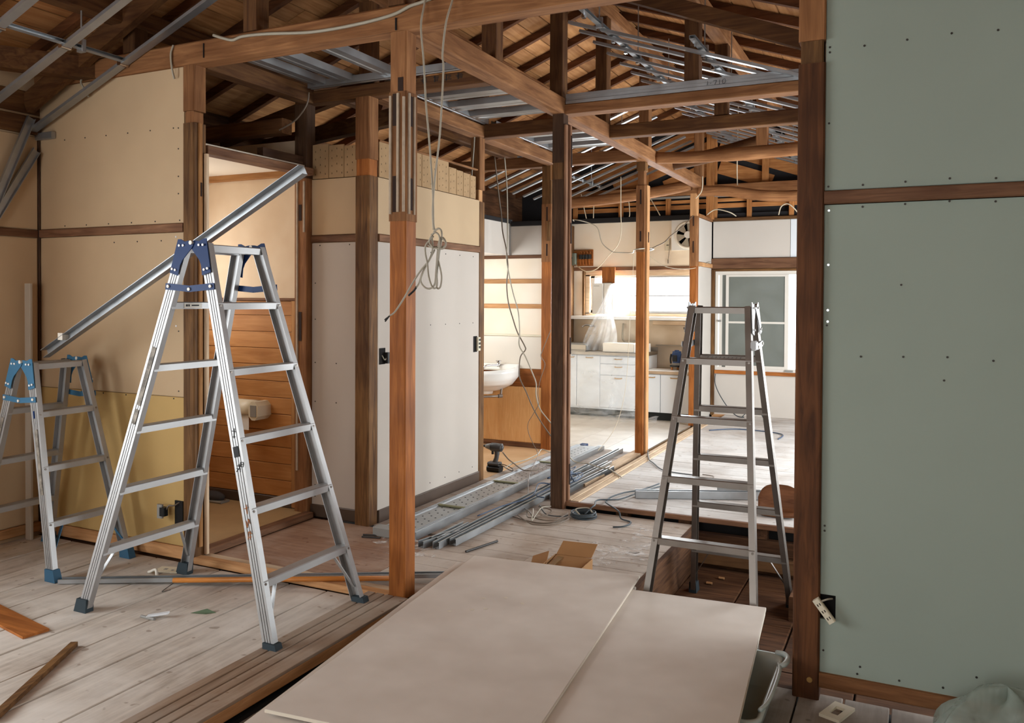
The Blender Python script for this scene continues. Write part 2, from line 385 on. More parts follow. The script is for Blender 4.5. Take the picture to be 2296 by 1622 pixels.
# ---- door track and thresholds
t = empty('trim_1', (-2.36, 0, 0), 'grooved wooden sliding-door track running towards the camera', 'track', None, 'structure')
CB(-2.505, -2.262, -3, 3.5, -.062, -.012).build('track_body', RAW('Y'), t)
for xa, xb in ((-2.505, -2.46), (-2.452, -2.405), (-2.397, -2.35), (-2.342, -2.262)):
    CB(xa, xb, -3, 3.5, -.014, .0, c=.002).build('track_ridge', dusty('track_ridge', '7a5c43', 'a1876f', 'a79a8c', 'Y'), t)
for yy in (-.8, .6, 2.0, 2.65): CB(-2.43, -2.33, yy, yy+.08, -.1, -.062).build('support_block', RAW('X'), t)
t = empty('trim_2', (-3, 3.55, 0), 'raw wood threshold between the two front posts', 'threshold', None, 'structure')
CB(-3.72, -2.385, 3.498, 3.56, -.038, .0).build('front_strip', RAW('X'), t)
CB(-3.72, -2.385, 3.562, 3.622, -.04, -.006).build('back_strip', PALE('X'), t)
t = empty('trim_3', (-3.72, 4.1, 0), 'dark threshold of the toilet doorway', 'threshold', None, 'structure')
CB(-3.79, -3.715, 3.61, 4.55, -.02, .022).build('sill_strip', TRIM('Y'), t)
B(-4.9, -3.79, 3.62, 4.6, -.05, .012).build('vinyl_sheet', M_TOILF, t)

# ---- outer shell
wl = empty('wall_left', (-5.1, 0, 0), 'dim beige side wall meeting the beige partition', 'wall', None, 'structure')
m = B(-5.25, -5.1, -3, -1.2, -.3, 3.1).box(-5.25, -5.1, 1.8, 3.6, -.3, 2.95).box(-5.25, -5.1, -1.2, 1.8, -.3, .6).box(-5.25, -5.1, -1.2, 1.8, 2.1, 3.0)
m.build('wall_core', M_BEIGE, wl); B(-5.25, -5.1, 3.6, 10.9, -.3, 2.98).build('rough_core', PITW('Y'), wl)
CB(-5.1, -5.085, 2.25, 3.5, 1.875, 1.925).build('rail', TRIM('Y'), wl)
CB(-5.1, -5.09, 2.25, 3.5, 1.93, 2.52).build('plasterboard', M_BEIGE, wl)
CB(-5.1, -5.09, 2.25, 3.5, .05, 1.87).build('plasterboard', M_BEIGE, wl)
CB(-5.1, -5.06, 2.25, 3.5, 2.53, 2.64).build('wall_plate', BEAMD('Y'), wl)
CB(-5.1, -5.07, 2.25, 3.5, -.015, .045).build('bottom_plate', RAW('Y'), wl)
wb = empty('wall_back', (-2, -3, 0), 'plain beige wall behind the camera with an added wide window', 'wall', None, 'structure')
B(-5.25, -2.9, -3.15, -3, -.3, 4.1).box(-.3, .95, -3.15, -3, -.3, 4.1).box(-2.9, -.3, -3.15, -3, -.3, .45).box(-2.9, -.3, -3.15, -3, 2.45, 4.1).build('wall_core', M_BEIGE, wb)  # unseen window opening added to let the frontal fill through
for xx in (-2.9, -1.62, -.35): B(xx, xx+.05, -3.1, -3.05, .45, 2.45).build('added_window_stile', M_FRAMEW, wb)
wr = empty('wall_right', (.8, 4, 0), 'outer wall with wide garden doors lighting the far room', 'wall', None, 'structure')
m = B(.8, .95, -3, 3.65, -.35, 3.0).box(.8, .95, 5.25, 6.5, -.35, 3.0).box(.8, .95, 9.3, 10.9, -.35, 3.0).box(.8, .95, 6.5, 9.3, -.35, .1).box(.8, .95, 6.5, 9.3, 2.2, 3.0).box(.8, .95, 3.65, 5.25, -.35, -.02).box(.8, .95, 3.65, 5.25, 2.12, 3.0); m.build('wall_core', M_WHITEP, wr)
for yy in (3.65, 4.42, 5.2, 6.5, 7.88, 9.25): B(.82, .87, yy, yy+.05, .1, 2.2).build('door_stile', M_FRAMEW, wr)
# ---- front partition: beige side
wp = empty('wall_partition', (-4.45, 3.52, 0), 'beige plasterboard partition behind the small ladder', 'wall', None, 'structure')
B(-5.1, -3.8, 3.535, 3.6, -.02, 2.83).build('wall_core', M_BEIGE, wp)
CB(-5.09, -3.815, 3.52, 3.535, .045, .914, c=.002).build('plasterboard', M_BEIGE2, wp, label='tan lower sheet')
CB(-5.09, -3.815, 3.52, 3.535, .918, 1.875, c=.002).build('plasterboard', M_BEIGE, wp)
CB(-5.09, -3.815, 3.52, 3.535, 1.93, 2.83, c=.002).build('plasterboard', M_BEIGE, wp)
CB(-5.1, -3.815, 3.507, 3.54, 1.877, 1.928).build('rail', TRIM('X'), wp)
CB(-5.1, -3.815, 3.508, 3.54, -.03, .043).build('bottom_plate', RAW('X'), wp)
CB(-5.1, -5.08, 3.505, 3.52, .04, 2.5).build('corner_strip', POSTD('Z'), wp)
def screws(mb, pts, axis, d, r=.0045):
    for p in pts:
        q = list(p); q[axis] += d; mb.cyl(p, q, r, 6)
    return mb
pts = [(-4.85+i*.19, 3.52, 2.488-.001*i) for i in range(6)]+[(-3.86, 3.52, z) for z in (2.36, 2.48, 2.1, 2.2, 1.3, 1.1, .95)]+[(-4.85+i*.2, 3.52, 1.945) for i in range(6)]+[(-4.7+i*.2, 3.52, .905) for i in range(5)]+[(-4.4+i*.2, 3.52, 1.83) for i in range(3)]
screws(MB(), pts, 1, -.002).build('screw_heads', M_SCREW, wp, kind='stuff')
screws(MB(), [(-3.88, 3.52, z) for z in (1.62, 1.46, 1.33, 1.85)]+[(-4.27, 3.52, 1.56)], 1, -.002, .006).build('bright_screw_heads', M_SCREWB, wp, kind='stuff')
# outlet hanging out of its hole beside the post
ob = empty('wall_socket', (-3.87, 3.5, .24), 'dangling black wall socket below the beige wall beside the front post', 'socket')
B(-3.885, -3.822, 3.512, 3.522, .17, .31).build('hole_box', M_DARK, ob)
CB(-3.97, -3.93, 3.455, 3.475, .21, .29).build('bracket', M_GREY, ob)
CB(-3.945, -3.905, 3.45, 3.485, .225, .275).build('socket_body', M_BLACK, ob)
MB().tube([(-3.91, 3.47, .26), (-3.895, 3.48, .285), (-3.87, 3.49, .285), (-3.85, 3.515, .3)], .005).build('lead', M_BRCAB, ob, smooth=True)
# ---- front partition: green side
wg = empty('wall_partition', (.2, 3.53, 0), 'grey-green plasterboard wall with a dark wooden rail', 'wall', None, 'structure')
B(-.33, .8, 3.55, 3.6, -.02, 2.9).build('wall_core', M_DARK, wg)
MB().prism([(.012, -.33), (.012, .8), (1.877, .8), (1.877, -.33), (.325, -.33), (.325, -.272), (.225, -.272), (.225, -.33)], 1, 3.525, 3.54).build('plasterboard', M_GREEN, wg, label='lower green sheet with a socket cut-out')
CB(-.33, .8, 3.525, 3.54, 1.935, 2.86, c=.002).build('plasterboard', M_GREEN, wg)
CB(-.33, .8, 3.508, 3.545, 1.88, 1.932).build('rail', TRIM('X'), wg)
CB(-.33, .8, 3.503, 3.56, -.045, .012).build('bottom_plate', BEAM('X'), wg)
pts = [(-.19+.15*i, 3.525, z+.004*(i % 3)) for z in (2.49, 1.95, 1.865, 1.28, .03) for i in range(5)]+[(-.316, 3.525, z) for z in (2.5, 2.48, 2.2, 1.95, 1.4, .6, .58, .1)]+[(-.05, 3.525, 1.56), (.1, 3.525, 1.2), (-.18, 3.525, .06), (.22, 3.525, .1)]
screws(MB(), pts, 1, -.002, .0045).build('screw_heads', M_SCREW, wg, kind='stuff')
screws(MB(), [(-.313, 3.525, z) for z in (1.855, 1.64, 1.46, 1.415)], 1, -.002, .005).build('bright_screw_heads', M_SCREWB, wg, kind='stuff')
so = empty('wall_socket', (-.31, 3.49, .27), 'white socket dangling from its hole in the green wall', 'socket')
mm = Matrix.Translation((-.312, 3.495, .27)) @ Matrix.Rotation(math.radians(-38), 4, 'Y')
MB().cbox(-.014, .014, -.014, .010, -.052, .052, c=.004).xf(mm).build('socket_body', M_IVORY, so)
m = MB()
for dz in (-.03, 0, .03):
    for dx in (-.005, .005): m.box(dx-.0015, dx+.0015, -.0155, -.0135, dz-.005, dz+.005)
m.xf(mm).build('pin_slots', M_DARK, so)
MB().tube([(-.335, 3.49, .30), (-.30, 3.50, .315), (-.285, 3.53, .31)], .004).build('lead', M_GCAB, so, smooth=True)
# ---- closet box behind the hall
wc = empty('wall_closet', (-3.5, 4.6, 0), 'white and tan panelled closet box with baseboard in the hall', 'wall', None, 'structure')
B(-4.5, -3.26, 4.615, 4.66, -.02, 2.31).box(-3.31, -3.265, 4.64, 6.09, -.02, 2.31).build('wall_core', M_BEIGE, wc)
B(-4.9, -3.3, 4.66, 6.1, 2.31, 2.33).build('closet_top', M_DARK, wc)
CB(-3.77, -3.37, 4.60, 4.615, .065, 1.876, c=.002).build('plasterboard', M_CLOSET, wc)
CB(-3.77, -3.37, 4.60, 4.615, 1.932, 2.315, c=.002).build('plasterboard', M_BEIGE, wc)
CB(-3.265, -3.25, 4.644, 6.084, .065, 1.876, c=.002).build('plasterboard', M_CLOSET, wc)
CB(-3.265, -3.25, 4.644, 6.084, 1.932, 2.31, c=.002).build('plasterboard', M_BEIGE, wc)
CB(-3.77, -3.37, 4.59, 4.615, 1.88, 1.93).build('rail', TRIM('X'), wc)
CB(-3.27, -3.24, 4.65, 6.08, 1.88, 1.93).build('rail', TRIM('Y'), wc)
bbm = plain('brown_baseboard', '57463a', .5, noise=.15, ns=8)
bb = empty('baseboard_closet', (-3.3, 4.6, 0), 'dark brown baseboard along the closet walls', 'baseboard', None, 'structure')
CB(-3.79, -3.37, 4.588, 4.612, -.02, .065).build('board', bbm, bb); CB(-3.262, -3.238, 4.65, 6.08, -.02, .067).build('board', bbm, bb)
pts = [(-3.74, 4.60, z) for z in (1.6, 1.35, 1.05, .78, .45, .2, .12)]+[(-3.39, 4.60, z) for z in (1.6, 1.05, .78, .45, .22, .14, .1)]+[(-3.56, 4.60, z) for z in (1.05, .78, .12)]+[(-3.7, 4.6, 1.86), (-3.45, 4.6, 1.86)]
m = screws(MB(), pts, 1, -.002, .0045); pts = [(-3.25, 5.1+.22*i, z) for z in (1.84, 1.3, .12) for i in range(5)]; screws(m, pts, 0, .002, .0045)
m.build('screw_heads', M_SCREW, wc, kind='stuff')
m = MB()
for i, xa in enumerate((-3.77, -3.63, -3.50)):
    CB(xa, xa+(.137, .127, .13)[i], 4.605, 4.618, 2.32, 2.555-.012*i, c=.002).build('lath_board', M_LATH, wc)
    for a_ in range(3):
        for b_ in range(4): m.box(xa+.025+a_*.042, xa+.0275+a_*.042, 4.6035, 4.606, 2.345+b_*.052+.012*(a_ % 2), 2.356+b_*.052+.012*(a_ % 2))
y = 4.66; i = 0
for wd in (.16, .18, .2, .22, .17, .12, .11, .11, .1):
    top = 2.55 if i < 5 else 2.545-.006*i
    CB(-3.267, -3.253, y+.002, y+wd-.003, 2.315, top, c=.002).build('lath_board', M_LATH, wc)
    for a_ in range(max(1, int(wd/.05))):
        for b_ in range(4): m.box(-3.254, -3.2522, y+.025+a_*.05, y+.028+a_*.05, 2.345+b_*.052+.012*(a_ % 2), 2.356+b_*.052+.012*(a_ % 2))
    y += wd; i += 1
m.build('lath_slots', M_MORT, wc, kind='stuff')
CB(-3.275, -3.245, 4.66, 6.05, 2.55, 2.565).build('lath_cap', BEAM('Y'), wc)
# sockets in the closet walls
so = empty('wall_socket', (-3.25, 4.7, 1.1), 'open black switch hole in the white closet wall between two posts', 'socket')
B(-3.252, -3.247, 4.66, 4.73, 1.05, 1.16).build('hole_box', M_DARK, so)
CB(-3.245, -3.215, 4.71, 4.74, 1.055, 1.13).build('switch_body', M_BLACK, so); MB().tube([(-3.247, 4.69, 1.11), (-3.23, 4.7, 1.08), (-3.23, 4.72, 1.1)], .004).build('lead', M_GCAB, so, smooth=True)
so = empty('wall_socket', (-3.24, 6.07, 1.12), 'bare triple switch beside the thin post near the washroom', 'socket')
B(-3.252, -3.247, 5.99, 6.05, 1.06, 1.19).build('hole_box', M_DARK, so); CB(-3.247, -3.225, 6.03, 6.075, 1.07, 1.18).build('switch_body', M_IVORY, so)
m = MB()
for dz in (1.09, 1.12, 1.15): m.box(-3.225, -3.222, 6.04, 6.065, dz, dz+.018)
m.build('rockers', M_BLACK, so)
# ---- toilet
wt = empty('wall_toilet', (-4.3, 4.6, 0), 'toilet wall with horizontal wood panelling below cream paper', 'wall', None, 'structure')
B(-4.95, -3.85, 4.61, 4.655, -.02, 2.6).build('wall_core', M_CREAM, wt)
B(-4.95, -4.9, 3.6, 3.85, -.02, 2.6).box(-4.95, -4.9, 4.35, 4.6, -.02, 2.6).box(-4.95, -4.9, 3.85, 4.35, -.02, 1.25).box(-4.95, -4.9, 3.85, 4.35, 2.05, 2.6).build('side_core', M_CREAM, wt)
B(-4.9, -3.89, 4.60, 4.612, 1.49, 2.36).build('wallpaper', M_CREAM, wt)
z = .085
while z < 1.46:
    z1 = min(z+.117, 1.475); CB(-4.9, -3.945, 4.592, 4.612, z+.0015, z1-.0015, c=.003).build('panel_board', M_PANEL, wt); z += .117
CB(-4.9, -3.9, 4.58, 4.612, 1.475, 1.495).build('cap_rail', TRIM('X'), wt)
CB(-3.942, -3.9, 4.585, 4.612, .02, 1.475).build('edge_strip', JOIN('Z'), wt)
CB(-4.9, -3.945, 4.588, 4.612, .012, .083).build('base_strip', bbm, wt)
CB(-4.9, -3.88, 4.575, 4.612, 2.345, 2.395).build('ceiling_trim', JOIN('X'), wt)
B(-4.9, -3.79, 3.6, 4.575, 2.39, 2.41).build('ceiling_sheet', plain('cream_ceiling', 'e8dcc8', .8), wt)
CB(-3.80, -3.715, 3.605, 4.55, 2.335, 2.385).build('door_header', TRIM('Y'), wt)
B(-3.85, -3.80, 4.15, 4.56, 2.41, 2.47).build('upper_board', POSTD('Y'), wt)
# ---- washroom
ww = empty('wall_washroom', (-3.8, 7.7, 0), 'washroom wall with wooden strips, pale splash panel and orange board', 'wall', None, 'structure')
B(-4.5, -3.39, 7.72, 7.78, -.02, 2.26).box(-4.5, -4.45, 6.1, 6.35, -.02, 2.26).box(-4.5, -4.45, 7.15, 7.72, -.02, 2.26).box(-4.5, -4.45, 6.35, 7.15, -.02, 1.1).box(-4.5, -4.45, 6.35, 7.15, 1.8, 2.26).build('wall_core', M_CREAMK, ww)
for za, zb_ in ((1.91, 1.945), (1.655, 1.70), (1.40, 1.445)):
    CB(-4.45, -3.39, 7.70, 7.72, za, zb_).build('wood_strip', RAW('X') if za < 1.9 else TRIM('X'), ww)
CB(-4.45, -3.375, 7.695, 7.72, .785, 1.115).build('splash_panel', M_SPL, ww)
CB(-4.45, -3.375, 7.685, 7.722, 1.115, 1.135).build('splash_trim', M_IVORY, ww)
CB(-4.45, -3.39, 7.70, 7.72, .60, .785).build('backing_board', POSTL('X'), ww)
CB(-4.45, -3.39, 7.702, 7.72, .03, .60).build('melamine_board', M_MELA, ww)
CB(-4.45, -3.39, 7.695, 7.72, -.02, .03).build('base_strip', TRIM('X'), ww)
B(-4.45, -3.76, 6.9, 7.72, 1.945, 2.27).build('overhead_box', M_WHITEP, ww)
B(-3.76, -3.39, 7.71, 7.72, 1.945, 2.24).build('upper_panel', M_WHITEP, ww)
B(-3.765, -3.752, 7.695, 7.712, 1.945, 2.26).build('joint_strip', M_GREY, ww)
CB(-4.45, -3.74, 6.88, 7.72, 2.27, 2.31).build('top_strip', M_PAPER, ww); CB(-3.74, -3.39, 7.69, 7.72, 2.24, 2.29).build('top_strip', M_PAPER, ww)
# ---- kitchen and far gable wall
wf = empty('wall_far', (-2, 10.75, 0), 'far gable wall of bare boards above white panels', 'wall', None, 'structure')
YF = 10.75
g = [(XR-2.9, -.3), (.95, -.3), (.95, 1.0), (.95, roof_z(.95)), (XR, ZR), (XR-2.9, roof_z(XR-2.9))]
m = MB(); m.box(XR-2.9, -4.1, YF+.03, YF+.15, -.3, 2.6).box(-4.1, -2.45, YF+.03, YF+.15, -.3, 1.27).box(-4.1, -2.45, YF+.03, YF+.15, 1.90, 2.6)
m.box(-2.45, -2.30, YF+.03, YF+.15, -.3, 2.6).box(-2.30, -1.0, YF+.03, YF+.15, -.3, .6).box(-2.30, -1.0, YF+.03, YF+.15, 1.86, 2.6).box(-1.0, .95, YF+.03, YF+.15, -.3, 2.6)
m.prism([(2.6, XR-2.9), (2.6, .95), (roof_z(.95)+.1, .95), (ZR+.1, XR), (roof_z(XR-2.9)+.1, XR-2.9)], 1, YF+.10, YF+.15)
m.build('wall_core', M_PAPER, wf)
for za, zb_ in ((2.54, 2.60), (2.675, 2.735), (2.755, 2.80)):
    for xa, xb in ((-4.3, -3.3), (-3.3, -2.42), (-2.33, -1.2), (-1.2, .7)):
        CB(xa+.004, xb-.004, YF+.05, YF+.07, za, zb_).build('slat', SLAT('X'), wf)
for xx in (-4.28, -3.62, -2.97, -2.36, -1.93, -1.42, -.9): CB(xx, xx+.06, YF, YF+.05, 2.5, 2.86).build('stud', SLAT('Z'), wf)
CB(-4.3, -2.42, YF-.02, YF+.06, 2.82, 2.845).build('pipe_strip', M_GREY, wf); CB(-2.36, .7, YF-.02, YF+.06, 2.815, 2.835).build('pipe_strip', M_GREY, wf)
CB(-4.3, .7, YF-.04, YF+.08, 2.85, 2.97).build('tie_beam', BEAM('X'), wf)
for s_ in (-1, 1):
    for kk in range(4):
        off = .10+.26*kk
        xa = XR+s_*.05; za = ZR-off-.12; xb = XR+s_*2.4; zb_ = za-(.375 if s_ < 0 else .35)*2.35
        if za < 2.98: continue
        if zb_ < 2.98: xb = xa+s_*(za-2.98)/(.375 if s_ < 0 else .35); zb_ = 2.98
        MB().bar((xa, YF+.085, za), (xb, YF+.085, zb_), .175, .02, (0, 0, 1)).build('gable_board', SLAT('X'), wf)
for xx in (-3.3, -2.39, -1.75, -1.25): CB(xx, xx+.08, YF+.02, YF+.07, 2.97, roof_z(xx)-.06).build('gable_stud', SLAT('Z'), wf)
# right-hand part: white sheets round the window
CB(-2.345, -1.40, YF+.01, YF+.03, 2.03, 2.50).build('plasterboard', M_WHITEP, wf); CB(-1.395, .7, YF+.01, YF+.03, 2.03, 2.50).build('plasterboard', M_CABW, wf)
CB(-2.345, .7, YF+.01, YF+.03, .02, .555).build('plasterboard', M_WHITEP, wf)
CB(-2.36, .7, YF-.03, YF+.03, 2.50, 2.54).build('rail', POST('X'), wf); CB(-2.36, .7, YF-.02, YF+.03, 1.895, 2.025).build('lintel', TRIM('X'), wf)
CB(-2.36, .7, YF-.015, YF+.03, 1.86, 1.892).build('lintel', POST('X'), wf); CB(-2.31, .7, YF-.03, YF+.03, .555, .60).build('sill', POSTL('X'), wf)
CB(-2.36, -2.315, YF-.02, YF+.03, .02, 1.87).build('jamb', POST('Z'), wf); CB(-2.34, .7, YF-.02, YF+.03, -.01, .03).build('bottom_plate', RAW('X'), wf)
# window_1: sliding sash with dull green pane
w1 = empty('window_1', (-1.8, YF, .6), 'white-framed sliding window with grey-green obscure pane', 'window', None, 'structure')
m = MB().box(-2.31, -1.0, YF, YF+.09, .60, .64).box(-2.31, -1.0, YF, YF+.09, 1.815, 1.86).box(-2.31, -2.275, YF, YF+.09, .64, 1.815); m.build('frame', M_FRAMEW, w1)
m = MB().box(-2.26, -2.225, YF+.01, YF+.04, .64, 1.815).box(-2.175, -2.14, YF-.01, YF+.02, .64, 1.815).box(-1.455, -1.41, YF-.01, YF+.02, .64, 1.815).box(-2.14, -1.455, YF-.005, YF+.015, 1.20, 1.225).box(-2.14, -1.455, YF-.01, YF+.02, .64, .67).box(-2.14, -1.455, YF-.01, YF+.02, 1.79, 1.815)
m.build('sash', M_FRAMEW, w1)
B(-2.14, -1.455, YF+.003, YF+.008, .67, 1.79).build('pane', M_GLASSG, w1); B(-2.225, -2.175, YF+.023, YF+.028, .64, 1.815).build('pane', M_GLASSG, w1)
B(-1.41, -1.0, YF+.04, YF+.045, .64, 1.815).build('pane', M_GLASSC, w1)
CB(-2.275, -2.235, YF-.02, YF+.01, 1.215, 1.24).build('latch', M_GREY, w1); CB(-1.44, -1.35, YF-.03, YF, .612, .63).build('latch', M_GREY, w1)
# side wall between kitchen and far room
ws = empty('wall_side', (-2.4, 10.4, 0), 'short white wall with a wooden rail beside the far window', 'wall', None, 'structure')
B(-2.44, -2.375, 10.03, YF+.03, -.02, 2.5).build('wall_core', M_WHITEP, ws)
CB(-2.375, -2.362, 10.04, YF, .03, 1.90, c=.002).build('plasterboard', M_WHITEP, ws); CB(-2.375, -2.362, 10.04, YF, 1.96, 2.49, c=.002).build('plasterboard', M_WHITEP, ws)
CB(-2.38, -2.345, 10.0, YF, 1.905, 1.955).build('rail', RAW('Y'), ws); CB(-2.38, -2.345, 10.0, YF, 2.495, 2.535).build('rail', BEAM('Y'), ws)
# kitchen wall
wk = empty('wall_kitchen', (-3.4, 10.7, 0), 'smoke-stained cream kitchen wall above the window', 'wall', None, 'structure')
B(-4.36, -4.30, 7.78, YF+.03, -.02, 2.24).build('side_core', M_CREAMK, wk)
B(-4.3, -3.36, YF-.02, YF+.03, 1.935, 2.53).build('wallpaper', M_CREAMK, wk); B(-3.355, -2.44, YF-.02, YF+.03, 1.935, 2.53).build('wallpaper', M_CREAMK, wk)
CB(-4.34, -2.44, YF-.08, YF+.03, 2.53, 2.595).build('top_strip', M_PAPER, wk)
CB(-4.3, -2.44, YF-.04, YF+.04, 1.885, 1.935).build('lintel', TRIM('X'), wk)
B(-4.3, -4.12, YF-.02, YF+.05, 1.27, 1.885).build('reveal', M_CREAMK, wk); CB(-4.12, -4.09, YF-.03, YF+.06, 1.27, 1.885).build('jamb', POST('Z'), wk)
CB(-4.3, -2.44, YF-.14, YF+.04, 1.225, 1.27).build('sill', M_WHITE, wk); CB(-3.1, -2.44, YF-.11, YF+.03, 1.165, 1.222).build('sill_board', PALE('X'), wk)
B(-4.3, -2.44, YF-.012, YF+.03, .60, 1.22).build('splash_panel', M_SPLK, wk)
CB(-4.3, -4.24, YF-.55, YF-.03, .0, 2.5).build('corner_post', POST('Z'), wk)
w2 = empty('window_2', (-3.3, YF, 1.27), 'bright kitchen window with aluminium sashes', 'window', None, 'structure')
m = MB().box(-4.09, -2.45, YF+.02, YF+.10, 1.27, 1.31).box(-4.09, -2.45, YF+.02, YF+.10, 1.815, 1.885).box(-4.09, -4.03, YF+.02, YF+.10, 1.3, 1.83); m.build('frame', PALE('X'), w2)
for xa, xb, yy in ((-4.03, -3.22, YF+.07), (-3.27, -2.47, YF+.04)):
    m = MB().box(xa, xa+.055, yy, yy+.025, 1.3, 1.83).box(xb-.05, xb, yy, yy+.025, 1.3, 1.83).box(xa, xb, yy, yy+.025, 1.3, 1.345).box(xa, xb, yy, yy+.025, 1.79, 1.83).box(xa, xb, yy+.005, yy+.015, 1.54, 1.553)
    m.build('sash', M_ALU, w2); B(xa+.03, xb-.03, yy+.010, yy+.013, 1.33, 1.80).build('pane', M_GLASSC, w2)

# ---- roof
ce = empty('ceiling', (0, 0, 0), 'open gable roof of dark rafters and warm brown boards', 'roof', None, 'structure')
YA, YE = -3.2, 10.95
for s_, sl in ((-1, .375), (1, .35)):
    run = 3.15; L = run*math.sqrt(1+sl*sl); dx = s_*run/L; dz = -sl*run/L; nb = int(L/.172)
    nrm = Vector((-dz*s_, 0, abs(dx))) if s_ > 0 else Vector((dz, 0, abs(dx)))
    nrm = Vector((sl*s_, 0, 1)).normalized()
    for i in range(nb):
        u0 = i*.172+.0045; u1 = (i+1)*.172-.0045
        cuts = [YA, YA+random.choice((3.6, 4.5, 5.4)), random.choice((4.55, 5.46, 6.37)), random.choice((7.7, 8.2, 8.6)), YE]
        for ya, yb in zip(cuts, cuts[1:]):
            base = Vector((XR, 0, ZR+.062)); um = (u0+u1)/2
            c = base+Vector((dx*um, 0, dz*um))+nrm*(.007+random.uniform(0, .002))
            MB().sweep([(-.006, -(u1-u0)/2), (.006, -(u1-u0)/2), (.006, (u1-u0)/2), (-.006, (u1-u0)/2)], (c.x, ya+.002, c.z), (c.x, yb-.002, c.z), nrm).build('roof_board', RBRD('Y'), ce)
    y = YA+.2
    while y < YE:
        a = Vector((XR, y, ZR+.03)); b = a+Vector((dx*L, 0, dz*L))
        MB().bar(a, b, .06, .042, nrm).build('rafter', RAFT('X'), ce); y += .455
B(XR-3.2, XR+3.2, YA, YE, 4.3, 4.32).build('roof_cover', M_DARK, ce)
MB().sweep([(0, -1.75), (.02, -1.75), (.02, 1.75), (0, 1.75)], (XR-1.57, YA, ZR+.1-.375*1.57), (XR-1.57, YE, ZR+.1-.375*1.57), Vector((-.375, 0, 1))).build('roof_cover', M_DARK, ce)
MB().sweep([(0, -1.75), (.02, -1.75), (.02, 1.75), (0, 1.75)], (XR+1.57, YA, ZR+.1-.35*1.57), (XR+1.57, YE, ZR+.1-.35*1.57), Vector((.35, 0, 1))).build('roof_cover', M_DARK, ce)
for xx in (-4.25, -3.3, XR, -1.38, -.45):
    zt = roof_z(xx)-.012
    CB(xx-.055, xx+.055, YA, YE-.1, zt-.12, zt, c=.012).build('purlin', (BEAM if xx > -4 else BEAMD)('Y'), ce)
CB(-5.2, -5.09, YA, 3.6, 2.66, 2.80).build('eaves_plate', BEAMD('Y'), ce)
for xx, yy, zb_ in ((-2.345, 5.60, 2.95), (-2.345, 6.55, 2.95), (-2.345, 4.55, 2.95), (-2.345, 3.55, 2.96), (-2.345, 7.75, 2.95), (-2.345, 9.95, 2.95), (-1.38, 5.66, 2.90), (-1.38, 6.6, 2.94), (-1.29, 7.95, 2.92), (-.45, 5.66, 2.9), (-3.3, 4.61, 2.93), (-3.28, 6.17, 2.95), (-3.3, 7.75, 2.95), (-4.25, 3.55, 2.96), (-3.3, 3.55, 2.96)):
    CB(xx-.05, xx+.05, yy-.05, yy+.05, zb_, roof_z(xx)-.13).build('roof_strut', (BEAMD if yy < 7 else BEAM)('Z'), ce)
MB().bar((-2.0, 5.455, 3.66), (.3, 5.455, 2.72), .10, .06).build('sloping_tie', BEAMD('X'), ce)
MB().bar((-3.9, 5.4, 2.6), (-3.62, 5.4, 3.3), .05, .05, (1, 0, 0)).build('roof_brace', RAFT('Z'), ce)
MB().bar((-4.9, 4.9, 2.72), (-3.35, 4.9, 3.05), .10, .06).build('roof_brace', BEAMD('X'), ce)
MB().bar((-5.1, 5.6, 2.80), (-3.35, 5.2, 2.86), .12, .08).build('roof_brace', BEAMD('X'), ce)
CB(-5.1, -3.82, 4.35, 4.45, 2.60, 2.70).build('roof_brace', BEAMD('X'), ce)
MB().bar((-5.09, 3.44, 2.72), (-3.9, 3.44, 3.26), .12, .05).build('roof_brace', BEAMD('X'), ce)
MB().bar((-4.53, 3.58, 2.895), (-5.15, 2.62, 2.895), .125, .10).build('tie_timber', BEAMD('Y'), ce)

# ================================================================== TIMBER FRAME
def post(label, x0, x1, y0, y1, z0, segs, group='posts of the timber frame'):
    """segs: (top height, material) from the floor up; the first one is the shaft"""
    o = empty('wooden_post', ((x0+x1)/2, (y0+y1)/2, z0), label, 'post', group); z = z0
    for i, (zt, mt, g) in enumerate(segs):
        CB(x0-g, x1+g, y0-g, y1+g, z, zt, c=.006).build('shaft' if i == 0 else 'upper_shaft', mt, o); z = zt
    return o
def mortises(o, face, items, d=.004):
    for (u0, u1, z0, z1, at) in items:
        if face == 'Y': B(u0, u1, at-.002, at+d, z0, z1).build('mortise', M_MORT, o)
        else: B(at-d, at+.002, u0, u1, z0, z1).build('mortise', M_MORT, o)
def plaster(o, face, items):
    pm = plain('old_plaster', 'b5a28c', .9, noise=.2, ns=20)
    for (u0, u1, z0, z1, at) in items:
        if face == 'Y': CB(u0, u1, at-.009, at+.003, z0, z1, c=.003).build('plaster_ridge', pm, o)
        else: CB(at-.003, at+.009, u0, u1, z0, z1, c=.003).build('plaster_ridge', pm, o)
F0 = 3.506
p1 = post('thick front post with chiselled white grooves near its top', -2.385, -2.288, F0, F0+.1, -.012, [(1.885, POSTL(), 0), (2.53, BEAM('Z'), .004), (ZB, BEAM('Z'), -.001)])
plaster(p1, 'Y', [(-2.382, -2.367, 1.92, 2.51, F0-.004), (-2.338, -2.322, 1.93, 2.52, F0-.004), (-2.303, -2.290, 1.93, 2.5, F0-.004)])
plaster(p1, 'X', [(F0+.012, F0+.026, 1.92, 2.52, -2.284), (F0+.06, F0+.072, 1.92, 2.51, -2.284)])
mortises(p1, 'Y', [(-2.363, -2.343, 2.36, 2.52, F0-.004), (-2.363, -2.343, 1.93, 2.11, F0-.004), (-2.335, -2.305, 2.53, 2.60, F0)])
mortises(p1, 'X', [(F0+.03, F0+.055, 2.36, 2.51, -2.284), (F0+.03, F0+.055, 1.94, 2.10, -2.284)])
